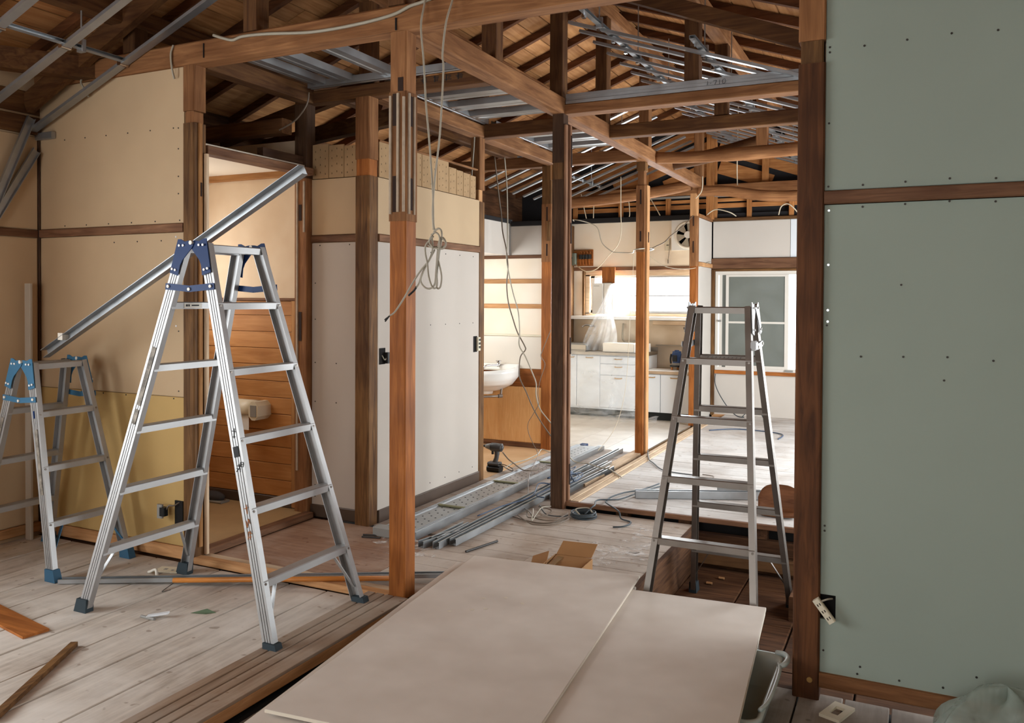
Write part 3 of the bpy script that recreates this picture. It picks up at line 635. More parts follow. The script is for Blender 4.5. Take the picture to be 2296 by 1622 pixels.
pl = post('front post behind the tall blue-topped ladder', -3.812, -3.724, F0, F0+.095, -.03, [(2.50, POST(), 0), (2.57, BEAM('Z'), -.012), (ZB, BEAM('Z'), 0)])
CB(-3.726, -3.714, F0+.03, F0+.06, .05, 2.5).build('worn_strip', JOIN('Z'), pl); mortises(pl, 'X', [(F0+.04, F0+.052, 2.08, 2.16, -3.714)])
CB(-3.724, -3.70, F0+.07, F0+.095, .0, 2.33).build('door_jamb', PALE('Z'), pl)
pr = post('dark post standing against the edge of the green wall', -.432, -.330, F0, F0+.1, -.10, [(2.44, wood('red_brown_post', '3f2617', '6e4528', 'Z', .5, '321d11'), 0), (2.53, POST(), -.008), (2.95, BEAM('Z'), 0)])
MB().cyl((-.365, F0+.002, -.02), (-.365, F0-.006, -.02), .011, 12).build('bolt_head', M_BRASS, pr)
pb = post('post at the inner side of the toilet doorway', -3.88, -3.772, 4.545, 4.64, -.02, [(2.32, BEAM('Z'), 0), (ZB, POSTD(), 0)])
plaster(pb, 'Y', [(-3.86, -3.845, .3, 2.3, 4.545), (-3.80, -3.785, 1.95, 2.3, 4.545)]); mortises(pb, 'Y', [(-3.838, -3.815, 2.03, 2.14, 4.543), (-3.838, -3.815, 1.2, 1.4, 4.543)])
pc = post('square corner post of the closet box with split raw wood near its top', -3.362, -3.248, 4.54, 4.645, -.02, [(2.31, POST(), 0), (2.42, POSTL(), -.004), (ZB, BEAM('Z'), .001)])
pd = post('slim brown post at the far end of the closet wall', -3.335, -3.246, 6.085, 6.175, -.02, [(2.30, POST(), 0), (2.40, RAW(), -.014), (ZB, BEAM('Z'), 0)])
pe = post('post between washroom and hall with a brown oval patch', -3.392, -3.288, 7.68, 7.775, -.02, [(1.87, POSTL(), 0), (2.45, BEAM('Z'), .002), (ZB, POST(), 0)])
mortises(pe, 'Y', [(-3.34, -3.325, 2.28, 2.42, 7.678), (-3.34, -3.325, 1.93, 2.05, 7.678)]); CB(-3.332, -3.296, 7.665, 7.68, 2.08, 2.27, c=.012).build('oval_patch', POST(), pe)
p2 = post('dark central post under the joint of the long beam', -2.372, -2.285, 5.55, 5.645, -.02, [(2.36, POSTD(), 0), (2.48, POST(), -.004), (ZB, POSTD(), 0)])
CB(-2.285, -2.266, 5.555, 5.60, -.02, 2.75).build('door_jamb', TRIM('Z'), p2); CB(-2.285, -2.252, 5.605, 5.64, .02, 2.75).build('door_jamb', TRIM('Z'), p2)
mortises(p2, 'X', [(5.615, 5.63, 2.45, 2.68, -2.249), (5.615, 5.63, 1.9, 2.05, -2.249), (5.615, 5.63, 1.1, 1.22, -2.249), (5.615, 5.63, .15, .3, -2.249)])
CB(-2.39, -2.372, 5.56, 5.60, 2.36, 2.47).build('wood_peg', RAW(), p2)
pf = post('orange-brown kitchen post with a white board on its side', -2.447, -2.362, 7.81, 7.90, -.02, [(1.96, POSTL(), 0), (2.60, BEAM('Z'), .003), (2.74, BEAM('Z'), -.008), (ZB, POST(), 0)])
CB(-2.362, -2.337, 7.82, 7.90, -.02, 2.6).build('side_board', RAW('Z'), pf)
mortises(pf, 'Y', [(-2.41, -2.395, 2.42, 2.56, 7.807), (-2.41, -2.395, 2.06, 2.16, 7.807)]); mortises(pf, 'X', [(7.84, 7.86, 2.05, 2.15, -2.334)])
pg = post('post beside the extractor fan at the end of the long beam', -2.447, -2.36, 9.935, 10.03, -.02, [(1.90, POSTL(), 0), (2.50, BEAM('Z'), .003), (ZB-.06, RAW(), 0)])
mortises(pg, 'Y', [(-2.41, -2.395, 2.38, 2.5, 9.932), (-2.41, -2.395, 2.06, 2.2, 9.932)])

def beam(label, mb, mt, group='main beams of the timber frame', smooth=False):
    return mb.build('roof_beam', mt, None, label, 'beam', group, smooth=smooth)
fb = beam('long front beam carried by the front posts, with a cable along it', CB(-5.1, .8, 3.49, 3.61, ZB, ZB+.125, c=.01), BEAM('X'))
MB().box(-4.80, -4.795, 3.484, 3.491, ZB+.02, ZB+.07).box(-3.63, -3.625, 3.484, 3.491, ZB+.02, ZB+.10).box(-2.34, -2.332, 3.484, 3.491, ZB-.0, ZB+.06).build('crack', M_DARK, fb)
beam('long pale beam running from the front post to the kitchen fan', CB(-2.402, -2.288, 3.61, 9.96, ZB, ZB+.12, c=.008), BEAM('Y'))
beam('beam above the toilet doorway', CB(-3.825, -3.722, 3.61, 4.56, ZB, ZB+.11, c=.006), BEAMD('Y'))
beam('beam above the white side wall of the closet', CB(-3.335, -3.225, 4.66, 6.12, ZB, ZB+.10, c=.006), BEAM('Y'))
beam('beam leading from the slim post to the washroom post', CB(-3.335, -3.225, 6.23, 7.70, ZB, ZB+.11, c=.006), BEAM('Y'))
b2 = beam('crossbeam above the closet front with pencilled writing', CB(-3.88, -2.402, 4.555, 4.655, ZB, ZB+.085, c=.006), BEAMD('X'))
m = MB(); xx = -2.95
for ch in range(5):
    for q in range(4):
        m.box(xx+random.uniform(0, .04), xx+random.uniform(.045, .06), 4.552, 4.556, ZB+.045+q*.008, ZB+.048+q*.008)
    m.box(xx+.02, xx+.026, 4.552, 4.556, ZB+.04, ZB+.078); xx += .085
m.build('brush_writing', M_INK, b2)
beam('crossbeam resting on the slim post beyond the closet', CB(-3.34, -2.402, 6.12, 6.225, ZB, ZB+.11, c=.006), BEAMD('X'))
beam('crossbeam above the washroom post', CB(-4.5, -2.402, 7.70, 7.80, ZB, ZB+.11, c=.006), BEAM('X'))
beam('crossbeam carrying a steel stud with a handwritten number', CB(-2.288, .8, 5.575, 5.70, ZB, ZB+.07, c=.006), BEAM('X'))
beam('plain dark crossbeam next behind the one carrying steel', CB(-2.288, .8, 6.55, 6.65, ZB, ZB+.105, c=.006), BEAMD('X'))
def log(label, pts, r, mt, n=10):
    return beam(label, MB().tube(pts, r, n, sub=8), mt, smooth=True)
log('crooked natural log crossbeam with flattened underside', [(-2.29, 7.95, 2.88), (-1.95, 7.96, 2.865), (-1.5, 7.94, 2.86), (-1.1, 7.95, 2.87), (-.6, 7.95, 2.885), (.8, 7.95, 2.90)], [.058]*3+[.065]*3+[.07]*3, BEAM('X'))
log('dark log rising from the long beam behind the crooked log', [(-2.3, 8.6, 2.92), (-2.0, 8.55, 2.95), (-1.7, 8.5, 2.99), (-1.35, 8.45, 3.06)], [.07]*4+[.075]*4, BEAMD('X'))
log('bent pale log beam in front of the gable boards', [(-2.36, 9.98, 2.80), (-2.0, 9.98, 2.78), (-1.6, 9.98, 2.71), (-1.2, 9.98, 2.69), (-.6, 9.98, 2.70), (.8, 9.98, 2.75)], .065, BEAM('X'))
log('kitchen log beam sloping up beside the far post', [(-4.3, 9.98, 2.72), (-3.6, 9.98, 2.75), (-3.0, 9.98, 2.80), (-2.45, 9.98, 2.88)], .07, BEAM('X'))
beam('short vertical hanger post under the ridge at the far end', CB(-2.41, -2.32, 10.62, 10.70, 2.52, 3.75), SLAT('Z'))

# ================================================================== STEEL CEILING STUDS AND FURRING
def cstud(name, label, p, q, h, w_, hint, group, cat='steel stud', mt=None, ribs=True):
    """open C section: web towards -hint"""
    prof = [(0, -w_/2), (0, -w_*.18), (.004, -w_*.12), (.004, w_*.12), (0, w_*.18), (0, w_/2), (h, w_/2), (h, w_/2-.009), (h-.002, w_/2-.009), (h-.002, w_/2-.002), (.002, w_/2-.002),
            (.002, w_*.18), (.006, w_*.12), (.006, -w_*.12), (.002, -w_*.18), (.002, -w_/2+.002), (h-.002, -w_/2+.002), (h-.002, -w_/2+.009), (h, -w_/2+.009), (h, -w_/2)]
    return MB().sweep(prof[::-1], p, q, hint).build(name, mt or M_STEEL, None, label, cat, group)
UP = (0, 0, 1)
for i, xx in enumerate((-3.62, -3.40, -3.06)):
    cstud('steel_stud', ('steel stud over the toilet door side of the front bay', 'middle steel stud of the front ceiling bay', 'steel stud of the front ceiling bay nearest the grooved post')[i], (xx, 3.62, 2.93), (xx, 4.535, 2.93), .045, .10, UP, 'studs across the front ceiling bay')
cstud('steel_track', 'steel track fixed along the closet-front crossbeam', (-3.72, 4.515, 2.918), (-2.41, 4.515, 2.918), .045, .05, UP, 'steel ceiling tracks', 'steel track')
cstud('steel_track', 'steel track fixed along the closet side beam', (-3.20, 4.68, 2.935), (-3.20, 6.10, 2.935), .045, .05, UP, 'steel ceiling tracks', 'steel track')
cstud('steel_track', 'steel track along the beam towards the washroom post', (-3.20, 6.24, 2.945), (-3.20, 7.68, 2.945), .045, .05, UP, 'steel ceiling tracks', 'steel track')
for i in range(4):
    cstud('steel_stud', ('first', 'second', 'third', 'fourth')[i]+' steel stud behind the closet-front crossbeam in the ceiling bay', (-3.18, 4.86+.33*i, 2.935), (-2.405, 4.86+.33*i, 2.935), .045, .14, UP, 'studs across the closet ceiling bay')
for i in range(4):
    cstud('steel_stud', ('first', 'second', 'third', 'fourth')[i]+' steel stud behind the slim-post crossbeam, before the washroom post', (-3.18, 6.42+.33*i, 2.945), (-2.405, 6.42+.33*i, 2.945), .045, .14, UP, 'studs across the washroom ceiling bay')
st = cstud('steel_stud', 'single steel stud with a handwritten number on a crossbeam', (-2.28, 5.578, 2.936), (.75, 5.578, 2.936), .028, .07, (0, 1, 0), None)
m = MB(); mk = lambda a, b: m.bar(a, b, .0035, .002, (0, 1, 0)); yy = 5.5765
X0 = -1.265
mk((X0, yy, 2.928), (X0+.004, yy, 2.953)); mk((X0+.02, yy, 2.937), (X0+.026, yy, 2.939))
mk((X0+.04, yy, 2.952), (X0+.062, yy, 2.954)); mk((X0+.062, yy, 2.954), (X0+.05, yy, 2.925)); mk((X0+.08, yy, 2.926), (X0+.082, yy, 2.956))
for a_, b_ in (((.1, 2.945), (.105, 2.956)), ((.105, 2.956), (.118, 2.957)), ((.118, 2.957), (.122, 2.942)), ((.122, 2.942), (.114, 2.928)), ((.114, 2.928), (.102, 2.93)), ((.102, 2.93), (.1, 2.945))):
    mk((X0+a_[0], yy, a_[1]), (X0+b_[0], yy, b_[1]))
m.build('pencil_number', M_INK, st)
ORD = ('first', 'second', 'third', 'fourth', 'fifth', 'sixth', 'seventh', 'eighth', 'ninth', 'tenth', 'eleventh', 'twelfth', 'thirteenth', 'fourteenth', 'fifteenth', 'sixteenth', 'seventeenth', 'last')
# vaulted furring grid beyond the front bays
def furr(p, q, label, group): return MB().chan(p, q, .019, .045, (0, 0, 1), .0025).build('furring_bar', M_STEEL, None, label, 'furring bar', group)
for i, y in enumerate((5.555, 5.77, 6.06, 6.38, 6.70, 7.00, 7.30, 7.58, 7.86, 8.16, 8.46, 8.76, 9.06, 9.36, 9.66, 9.90, 10.2, 10.5)):
    furr((-2.25, y, 3.465), (-.3, y, 3.465-.352*1.95), ORD[i]+' furring bar behind the number-marked stud on the sunlit slope', 'furring bars over the sunlit room')
for i in range(10):
    y = 7.95+.3*i
    if y > 10.65: break
    furr((-2.46, y, 3.41), (-4.28, y, 3.41-.375*1.82), ORD[i]+' furring bar behind the washroom crossbeam on the kitchen slope', 'furring bars over the kitchen')
def carrier(x, ya, yb, z, label):
    o = empty('ceiling_carrier', (x, (ya+yb)/2, z), label, 'ceiling carrier', 'hung steel ceiling carriers')
    MB().chan((x, ya, z), (x, yb, z), .038, .022, (1, 0, 0), .002).build('carrier_channel', M_STEEL, o)
    y = ya+.35
    while y < yb:
        zr = roof_z(x)-.02
        MB().cyl((x+.02, y, z), (x+.02, y, zr), .005, 6).build('hanger_rod', M_STEEL, o)
        MB().cbox(x-.005, x+.045, y-.012, y+.012, z-.03, z+.04, c=.004).build('hanger_clip', M_STEEL, o); y += .9
    y = ya+.1
    while y < yb:
        MB().cbox(x-.012, x+.012, y-.02, y+.02, z-.035, z+.022, c=.004).build('bar_clip', M_CHROME, o); y += .3
carrier(-2.02, 5.15, 10.6, 3.415, 'shiny hung carrier channel nearest the ridge')
carrier(-1.32, 5.3, 10.6, 3.175, 'shiny hung carrier channel half way down the sunlit slope')
carrier(-.62, 5.3, 10.6, 2.925, 'hung carrier channel lowest on the sunlit slope')
carrier(-3.05, 7.85, 10.4, 3.235, 'hung carrier channel above the kitchen')
carrier(-3.75, 7.85, 10.4, 2.97, 'hung carrier channel above the washroom wall')
# near room: three bars, their carrier and bars leaning in the corner
lab = ('furring bar lying close along the top of the beige wall', 'second furring bar out from the beige wall', 'third furring bar out from the beige wall')
for i, y in enumerate((3.455, 3.08, 2.71)):
    MB().chan((-5.09, y, 2.535), (-2.6, y, 2.535+.392*2.49), .019, .05, (0, 0, 1), .0025).build('furring_bar', M_STEEL, None, lab[i], 'furring bar', 'furring bars of the near room')
o = empty('ceiling_carrier', (-4.24, 3.0, 2.9), 'hung carrier channel crossing the near furring bars', 'ceiling carrier')
MB().chan((-4.24, 2.2, 2.895), (-4.24, 3.47, 2.895), .038, .02, (1, 0, 0), .002).build('carrier_channel', M_STEEL, o)
for y in (3.17, 2.55):
    MB().cyl((-4.225, y, 2.9), (-4.225, y, roof_z(-4.22)-.02), .005, 6).build('hanger_rod', M_STEEL, o); CB(-4.25, -4.2, y-.015, y+.015, 2.87, 2.94).build('hanger_clip', M_STEEL, o)
for y in (3.455, 3.08, 2.71): CB(-4.255, -4.225, y-.03, y+.03, 2.865, 2.905).build('bar_clip', M_CHROME, o)
MB().chan((-5.05, 3.43, 2.63), (-5.05, 3.15, 1.95), .02, .05, (1, 0, 0)).build('steel_runner', M_STEEL, None, 'upper of the steel strips leaning in the beige corner', 'steel runner', 'strips leaning in the corner')
MB().chan((-5.06, 3.47, 2.43), (-5.06, 3.05, 1.72), .02, .05, (1, 0, 0)).build('steel_runner', M_STEEL, None, 'lower of the steel strips leaning in the beige corner', 'steel runner', 'strips leaning in the corner')
CB(-5.09, -4.93, 3.485, 3.515, 2.50, 2.545).build('steel_runner', M_STEEL, None, 'short steel runner fixed level in the beige corner', 'steel runner')
CB(-5.06, -5.005, 3.39, 3.41, -.04, 1.58, c=.004).build('board_strip', plain('pale_strip', 'b7ab9b', .8), None, 'pale narrow board standing upright in the beige corner', 'board')
# long steel runner lying across both blue-topped ladders
o = empty('steel_runner', (-4.55, 3.2, 1.15), 'long steel runner propped diagonally across the two blue-topped ladders', 'steel runner')
MB().chan((-4.56, 3.2, 1.165), (-2.66, 3.2, 2.115), .042, .05, (0, -1, 0), .0025).build('runner', M_STEEL, o)
MB().box(-.02, .02, -.03, .03, -.02, .02).xf(Matrix.Translation((-4.40, 3.19, 1.27))).build('tape', M_WPL, o)

# ================================================================== LADDERS
def ladder(label, loc, rz, H, spread, wb, wt, n, bm, fm, am, hinge='blue'):
    L = empty('step_ladder', loc, label, 'ladder', None, None, rz)
    ytop = .062
    def rail_pt(sx, sy, z):
        t_ = z/H; return Vector((sx*(wb/2+(wt/2-wb/2)*t_), sy*(spread/2+(ytop-spread/2)*t_), z))
    prof = [(0, -.03), (0, -.0165), (-.004, -.0155), (-.004, -.0125), (0, -.0115), (0, -.002), (-.004, -.0015), (-.004, .0015), (0, .002), (0, .0115), (-.004, .0125), (-.004, .0155), (0, .0165), (0, .03), (-.03, .03), (-.03, .027), (-.006, .027), (-.006, -.027), (-.03, -.027), (-.03, -.03)]
    for sy in (-1, 1):
        fr = empty('ladder_frame', (0, 0, 0)); fr.parent = L
        for sx in (-1, 1):
            p, q = rail_pt(sx, sy, .02), rail_pt(sx, sy, H-.015)
            pr_ = prof if sx > 0 else prof
            MB().sweep(pr_, p, q, (sx, 0, 0)).build('side_rail', am, fr, local=True)
            f = rail_pt(sx, sy, 0); mb = MB()
            mb.add([(f.x-sx*.038+a*sx*.046, f.y+b*.042+sy*.006, z_) for z_ in (0,) for a, b in ((0, -1), (1, -1), (1, 1), (0, 1))]+[(f.x-sx*.036+a*sx*.042, f.y+b*.034-sy*.006, .065) for a, b in ((0, -1), (1, -1), (1, 1), (0, 1))],
                   [(3, 2, 1, 0), (4, 5, 6, 7), (0, 1, 5, 4), (1, 2, 6, 5), (2, 3, 7, 6), (3, 0, 4, 7)])
            mb.build('rubber_foot', fm, fr, local=True)
        for k in range(1, n+1):
            z = H*k/n-(.03 if k == n else .0); a, b = rail_pt(-1, sy, z), rail_pt(1, sy, z); dp = .05 if k == n else .058
            MB().sweep([(.012, -dp/2), (.016, -dp/2+.004), (.016, dp/2-.004), (.012, dp/2), (-.018, dp/2), (-.018, dp/2-.005), (.008, dp/2-.006), (.008, -dp/2+.006), (-.018, -dp/2+.005), (-.018, -dp/2)],
                       a+Vector((.004, 0, 0)), b-Vector((.004, 0, 0)), (0, 0, 1)).build('tread', am, fr, local=True)
        m = MB()
        for k in range(1, n):
            for sx in (-1, 1):
                c = rail_pt(sx, sy, H*k/n); m.cyl(c+Vector((-sx*.012, sy*.029, 0)), c+Vector((-sx*.012, sy*.033, 0)), .006, 8)
        m.build('rivets', M_ALUD, fr, local=True, kind='stuff')
        for sx in (-1, 1):   # corner braces below the lowest tread
            a = rail_pt(sx, sy, H/n-.02); b = rail_pt(sx, sy, .11)
            MB().bar(a+Vector((-sx*.10, 0, 0)), b+Vector((-sx*.018, 0, 0)), .018, .004, (0, 1, 0)).build('corner_brace', am if bm is not M_LBLUE else bm, fr, local=True)
    T = H+.012
    for sx in (-1, 1):
        xo = sx*(wt/2+.004)
        for sy in (-1, 1):
            pts = [(-.012, -.028), (0, -.008), (.02, -.008), (.043, -.012), (.07, 0), (.088, 0), (.128, -.158), (.075, -.172), (.066, -.125), (.052, -.10), (-.005, -.042)]
            po = [(p*sy, T+z) for p, z in pts]
            if sy < 0: po = po[::-1]
            lean = (wb-wt)/2/H
            mb = MB().prism(po, 0, 0, .004)
            mb.v = [(xo+sx*x_+sx*lean*(H-z)+(sx*.0045 if sy > 0 else 0), y, z) for x_, y, z in mb.v]
            if sx < 0: mb.f = [f[::-1] for f in mb.f]
            hb = mb.build('hinge_plate', bm, L, local=True)
            m = MB()
            for (py, pz) in ((.05, -.03), (.075, -.03), (.092, -.145), (.112, -.14)):
                c = Vector((xo+sx*(.008+lean*(-pz)), sy*py, T+pz)); m.cyl(c, c+Vector((sx*.004, 0, 0)), .006, 8)
            m.build('hinge_rivets', M_WHITE if bm is not M_ALU else M_ALUD, hb, local=True, kind='stuff')
        MB().cyl((xo-sx*.002, 0, T-.018), (xo+sx*.016, 0, T-.018), .010, 12).build('pivot_pin', M_WPL if bm is not M_ALU else M_ALUD, L, local=True)
        zz = H-.21; hy = spread/2+(ytop-spread/2)*zz/H+.03; xs = xo+sx*((wb-wt)/2*(H-zz)/H+.003)
        m = MB()
        for sy in (-1, 1): m.bar((xs, sy*hy, zz), (xs, 0, zz-.012), .030, .004, (0, 0, 1))
        m.build('spreader_strap', bm, L, local=True)
        m = MB()
        for py, pz in ((hy-.02, 0), (-hy+.02, 0), (0, -.014)): m.cyl((xs, py, zz+pz), (xs+sx*.008, py, zz+pz), .008, 8)
        m.build('strap_rivets', M_WPL, L, local=True, kind='stuff')
    return L, rail_pt
R90 = math.radians(90)
# tall ladder: treads run along Y, frames open along X. local x -> +Y, local y -> -X
LA, rp = ladder('tall aluminium step ladder with navy hinge plates in front of the toilet doorway', (-3.048, 3.052, -.04), R90, 1.80, 1.19, .655, .37, 6, M_BLUE, M_RUB, M_ALU)
def on_rail(L, rp, sx, sy, z, n_, mat, width=.022, dx=.0):
    c = rp(sx, sy, z)
    return c
# stickers, scribbles and labels on its rails (near rails have sx=-1)
def decal(L, rp, sx, sy, z0, z1, w_, off, mat, name, lab=None):
    a, b = rp(sx, sy, z0), rp(sx, sy, z1); d = Vector((sx*.0015, 0, 0)); o_ = Vector((0, off, 0))
    return MB().bar(a+d+o_, b+d+o_, .002, w_, (sx, 0, 0)).build(name, mat, L, label=lab, local=True)
decal(LA, rp, -1, 1, 1.02, 1.30, .026, 0, M_STICK, 'worn_sticker')
decal(LA, rp, -1, 1, .93, 1.0, .022, 0, M_STICK, 'worn_sticker')
decal(LA, rp, -1, -1, .83, .875, .030, .004, M_INK, 'ink_blot')
m = MB()
def glyph(z, segs, off=0):
    c = rp(-1, -1, z)
    for (a, b) in segs: m.bar((c.x-.0015, c.y+a[0]+off, c.z+a[1]), (c.x-.0015, c.y+b[0]+off, c.z+b[1]), .002, .0025, (-1, 0, 0))
glyph(.93, [((-.012, .01), (.012, .012)), ((0, .025), (0, -.02)), ((-.01, -.012), (.01, -.014))])
glyph(.78, [((-.012, .012), (.012, .012)), ((-.012, 0), (.012, 0)), ((0, .02), (-.012, -.015)), ((0, 0), (.012, -.015))], .006)
glyph(.80, [((-.008, .01), (.008, .01)), ((.008, .01), (.008, -.01)), ((.008, -.01), (-.008, -.01)), ((-.008, -.01), (-.008, .01)), ((-.008, 0), (.008, 0))], -.018)
m.build('ink_writing', M_INK, LA, local=True)
m = MB()
glyph(.60, [((-.01, .02), (.012, .01)), ((.002, .03), (-.006, -.01))]); glyph(.55, [((-.01, .0), (.0, .02)), ((.0, .02), (.004, -.02)), ((.004, -.02), (.014, .01))]); glyph(.50, [((-.01, .01), (.01, .015)), ((0, .02), (0, -.02)), ((-.008, -.005), (.01, -.01)), ((.01, .015), (.012, -.02))])
m.build('orange_writing', M_OINK, LA, local=True)
z5 = 1.8*5/6; a = rp(-1, 1, z5)
lb = MB().box(a.x+.08, a.x+.19, a.y-.031, a.y-.0295, a.z-.014, a.z+.010); lb.build('maker_label', M_WPL, LA, local=True)
MB().box(a.x+.09, a.x+.10, a.y-.0325, a.y-.031, a.z-.006, a.z+.004).box(a.x+.105, a.x+.112, a.y-.0325, a.y-.031, a.z-.006, a.z+.004).box(a.x+.125, a.x+.17, a.y-.0325, a.y-.031, a.z-.004, a.z+.002).build('label_print', M_INK, LA, local=True)
# small ladder
LB, rp2 = ladder('short aluminium step ladder with light blue hinge plates in the beige corner', (-4.53, 3.19, -.04), R90, 1.175, .70, .50, .33, 4, M_LBLUE, M_RUBB, M_ALU)
decal(LB, rp2, -1, -1, .45, .8, .022, 0, M_STICK, 'worn_sticker'); decal(LB, rp2, -1, -1, .86, .90, .012, .006, M_BLUE, 'blue_label'); decal(LB, rp2, -1, 1, .6, .85, .022, 0, M_STICK, 'worn_sticker')
# silver ladder standing in the pit
LC, rp3 = ladder('worn silver step ladder standing in the pit beside the dark post', (-.925, 4.50, -.30), 0, 1.775, 1.19, .60, .315, 6, M_ALU, M_RUB, M_ALUD)
z5 = 1.775*5/6; a = rp3(-1, 1, z5)
m = MB()
for i in range(9): m.bar((a.x+.07+i*.022, a.y-.0305, a.z-.004), (a.x+.08+i*.022, a.y-.0305, a.z+.006), .003, .002, (0, 1, 0))
m.build('stamped_print', M_INK, LC, local=True)
a = rp3(1, -1, 1.775-.21)
MB().cbox(a.x-.002, a.x+.025, a.y-.035, a.y+.03, a.z-.025, a.z+.025, c=.008).build('lock_clip', M_ALU, LC, local=True)

# ================================================================== PLASTERBOARD STACK
def sheet(cx, cy, ang, z, label, wd=.91, ln=1.82, mt=M_BOARD, group='loose plasterboard sheets'):
    R = Matrix.Translation((cx, cy, 0)) @ Matrix.Rotation(ang, 4, 'Z')
    o = MB().cbox(-wd/2, wd/2, -ln/2, ln/2, z, z+.0125, c=.002).xf(R).build('plasterboard_sheet', mt, None, label, 'plasterboard', group)
    MB().box(-wd/2-.0006, -wd/2, -ln/2+.002, ln/2-.002, z+.001, z+.0115).box(wd/2, wd/2+.0006, -ln/2+.002, ln/2-.002, z+.001, z+.0115).box(-wd/2, wd/2, -ln/2-.0008, -ln/2, z+.001, z+.0115).xf(R).build('cut_edge', M_BEDGE, o)
    return o
A5 = math.radians(5.4)
top = sheet(-1.608, 3.115, A5, .088, 'uppermost grey plasterboard sheet of the near stack')
m = MB()
for (u, v) in ((-.19, .31), (-.1, .36), (.0, .33), (-.12, .2), (-.25, .1), (-.17, .16)):
    m.ell((-1.608+u, 3.115+v, .101), (.012, .009, .002), 8, 4)
m.build('plaster_crumbs', M_BEDGE, top, kind='stuff')
sheet(-.985, 2.99, math.radians(4.4), .0752, 'plasterboard sheet with a scuffed edge beside the pale tub')
sheet(-1.66, 3.06, math.radians(6.5), .0624, 'plasterboard sheet showing a pale corner under the uppermost one')
sheet(-.99, 3.0, math.radians(4.4), .0496, 'plasterboard sheet beneath the scuffed one'); sheet(-1.62, 3.09, A5, .0368, 'lowest plasterboard sheet of the near stack')
for i, (xa, xb, ya, zt) in enumerate(((-2.06, -.96, 2.4, .036), (-2.0, -.96, 3.3, .036))):
    CB(xa, xb, ya, ya+.09, -.1, zt).build('timber_bearer', RAW('X'), None, ('front timber bearer under the plasterboard stack', 'rear timber bearer under the plasterboard stack')[i], 'timber', 'bearers under the plasterboard')
# tub
tb = empty('plastic_tub', (-.7, 3.3, -.1), 'pale plastic tub with a moulded handle tucked beside the plasterboard', 'tub')
def rrect(cx, cy, hx, hy, r, n=5):
    out = []
    for qx, qy, a0 in ((1, 1, 0), (-1, 1, 90), (-1, -1, 180), (1, -1, 270)):
        for k in range(n+1):
            a = math.radians(a0+90*k/n); out.append((cx+qx*(hx-r)+r*math.cos(a), cy+qy*(hy-r)+r*math.sin(a)))
    return out
m = MB(); lv = [(-.098, .19, .27), (-.05, .2, .285), (.02, .21, .30), (.03, .225, .315), (.042, .225, .315), (.042, .212, .302), (.02, .20, .29), (-.085, .185, .265)]
rings = [[(x_, y_, z_) for x_, y_ in rrect(-.69, 3.24, hx, hy, .05)] for z_, hx, hy in lv]; n_ = len(rings[0])
vs = [p for r_ in rings for p in r_]; fs = [(i*n_+k, i*n_+(k+1) % n_, (i+1)*n_+(k+1) % n_, (i+1)*n_+k) for i in range(len(rings)-1) for k in range(n_)]
fs += [tuple(range(n_-1, -1, -1)), tuple(range((len(rings)-1)*n_, len(rings)*n_))]; m.add(vs, fs).build('tub_body', M_TUB, tb, smooth=True)
MB().tube([(-.47, 3.42, .045), (-.452, 3.44, .05), (-.448, 3.50, .05), (-.468, 3.535, .05), (-.50, 3.55, .045)], .011, 8).build('handle', M_TUB, tb, smooth=True)
MB().tube([(-.48, 3.02, .046), (-.462, 3.12, .046), (-.462, 3.36, .046), (-.475, 3.44, .046)], .008, 8).build('rim_bead', M_TUB, tb, smooth=True)

# ================================================================== LOOSE THINGS ON THE FLOORS
ZL, ZN, ZH, ZP = -.04, -.10, -.02, .033
# steel scaffold deck
sd = empty('scaffold_plank', (-2.94, 6.1, ZH), 'long perforated steel scaffold plank lying along the closet wall', 'scaffold plank')
xa, xb, ya, yb = -3.07, -2.80, 4.42, 7.85
MB().prism([(xa, ZH), (xa+.018, ZH), (xa+.018, ZH+.045), (xa+.05, ZH+.045), (xa+.055, ZH+.04), (xb-.055, ZH+.04), (xb-.05, ZH+.045), (xb-.018, ZH+.045), (xb-.018, ZH), (xb, ZH), (xb, ZH+.055), (xa, ZH+.055)], 1, ya, yb)
def yprism(poly, t0, t1):   # polygon in (x, z)
    return MB().prism([(z, x_) for x_, z in poly], 1, t0, t1)
yprism([(xa, ZH), (xa, ZH+.05), (xa+.04, ZH+.05), (xa+.045, ZH+.044), (xb-.045, ZH+.044), (xb-.04, ZH+.05), (xb, ZH+.05), (xb, ZH), (xb-.012, ZH), (xb-.012, ZH+.036), (xa+.012, ZH+.036), (xa+.012, ZH)][::-1], ya, yb).build('deck', M_STEEL, sd)
for off in (.008, .02, .032):
    CB(xa+off, xa+off+.006, ya, yb, ZH+.049, ZH+.053, c=.001).build('edge_rib', M_STEEL, sd); CB(xb-off-.006, xb-off, ya, yb, ZH+.049, ZH+.053, c=.001).build('edge_rib', M_STEEL, sd)
m = MB(); y = ya+.12
while y < yb-.1:
    for dx in (.085, .135, .185): m.cyl((xa+dx, y+(.03 if dx == .135 else 0), ZH+.0438), (xa+dx, y+(.03 if dx == .135 else 0), ZH+.0448), .007, 6)
    y += .085
m.build('grip_holes', M_DARK, sd, kind='stuff')
for y in (5.08, 5.95, 6.85): CB(xa+.03, xb-.03, y, y+.03, ZH+.044, ZH+.056).build('cross_slat', plain('olive_slat', '8d8b6a', .7), sd)
CB(xa-.03, xa+.11, ya-.04, ya+.04, ZH, ZH+.06).build('end_hook', M_GREY, sd)
CB(xa+.02, xa+.09, yb, yb+.10, ZH, ZH+.05).build('end_hook', M_BLUE, sd); CB(xb-.07, xb, yb, yb+.08, ZH, ZH+.045).build('end_hook', M_STEEL, sd)
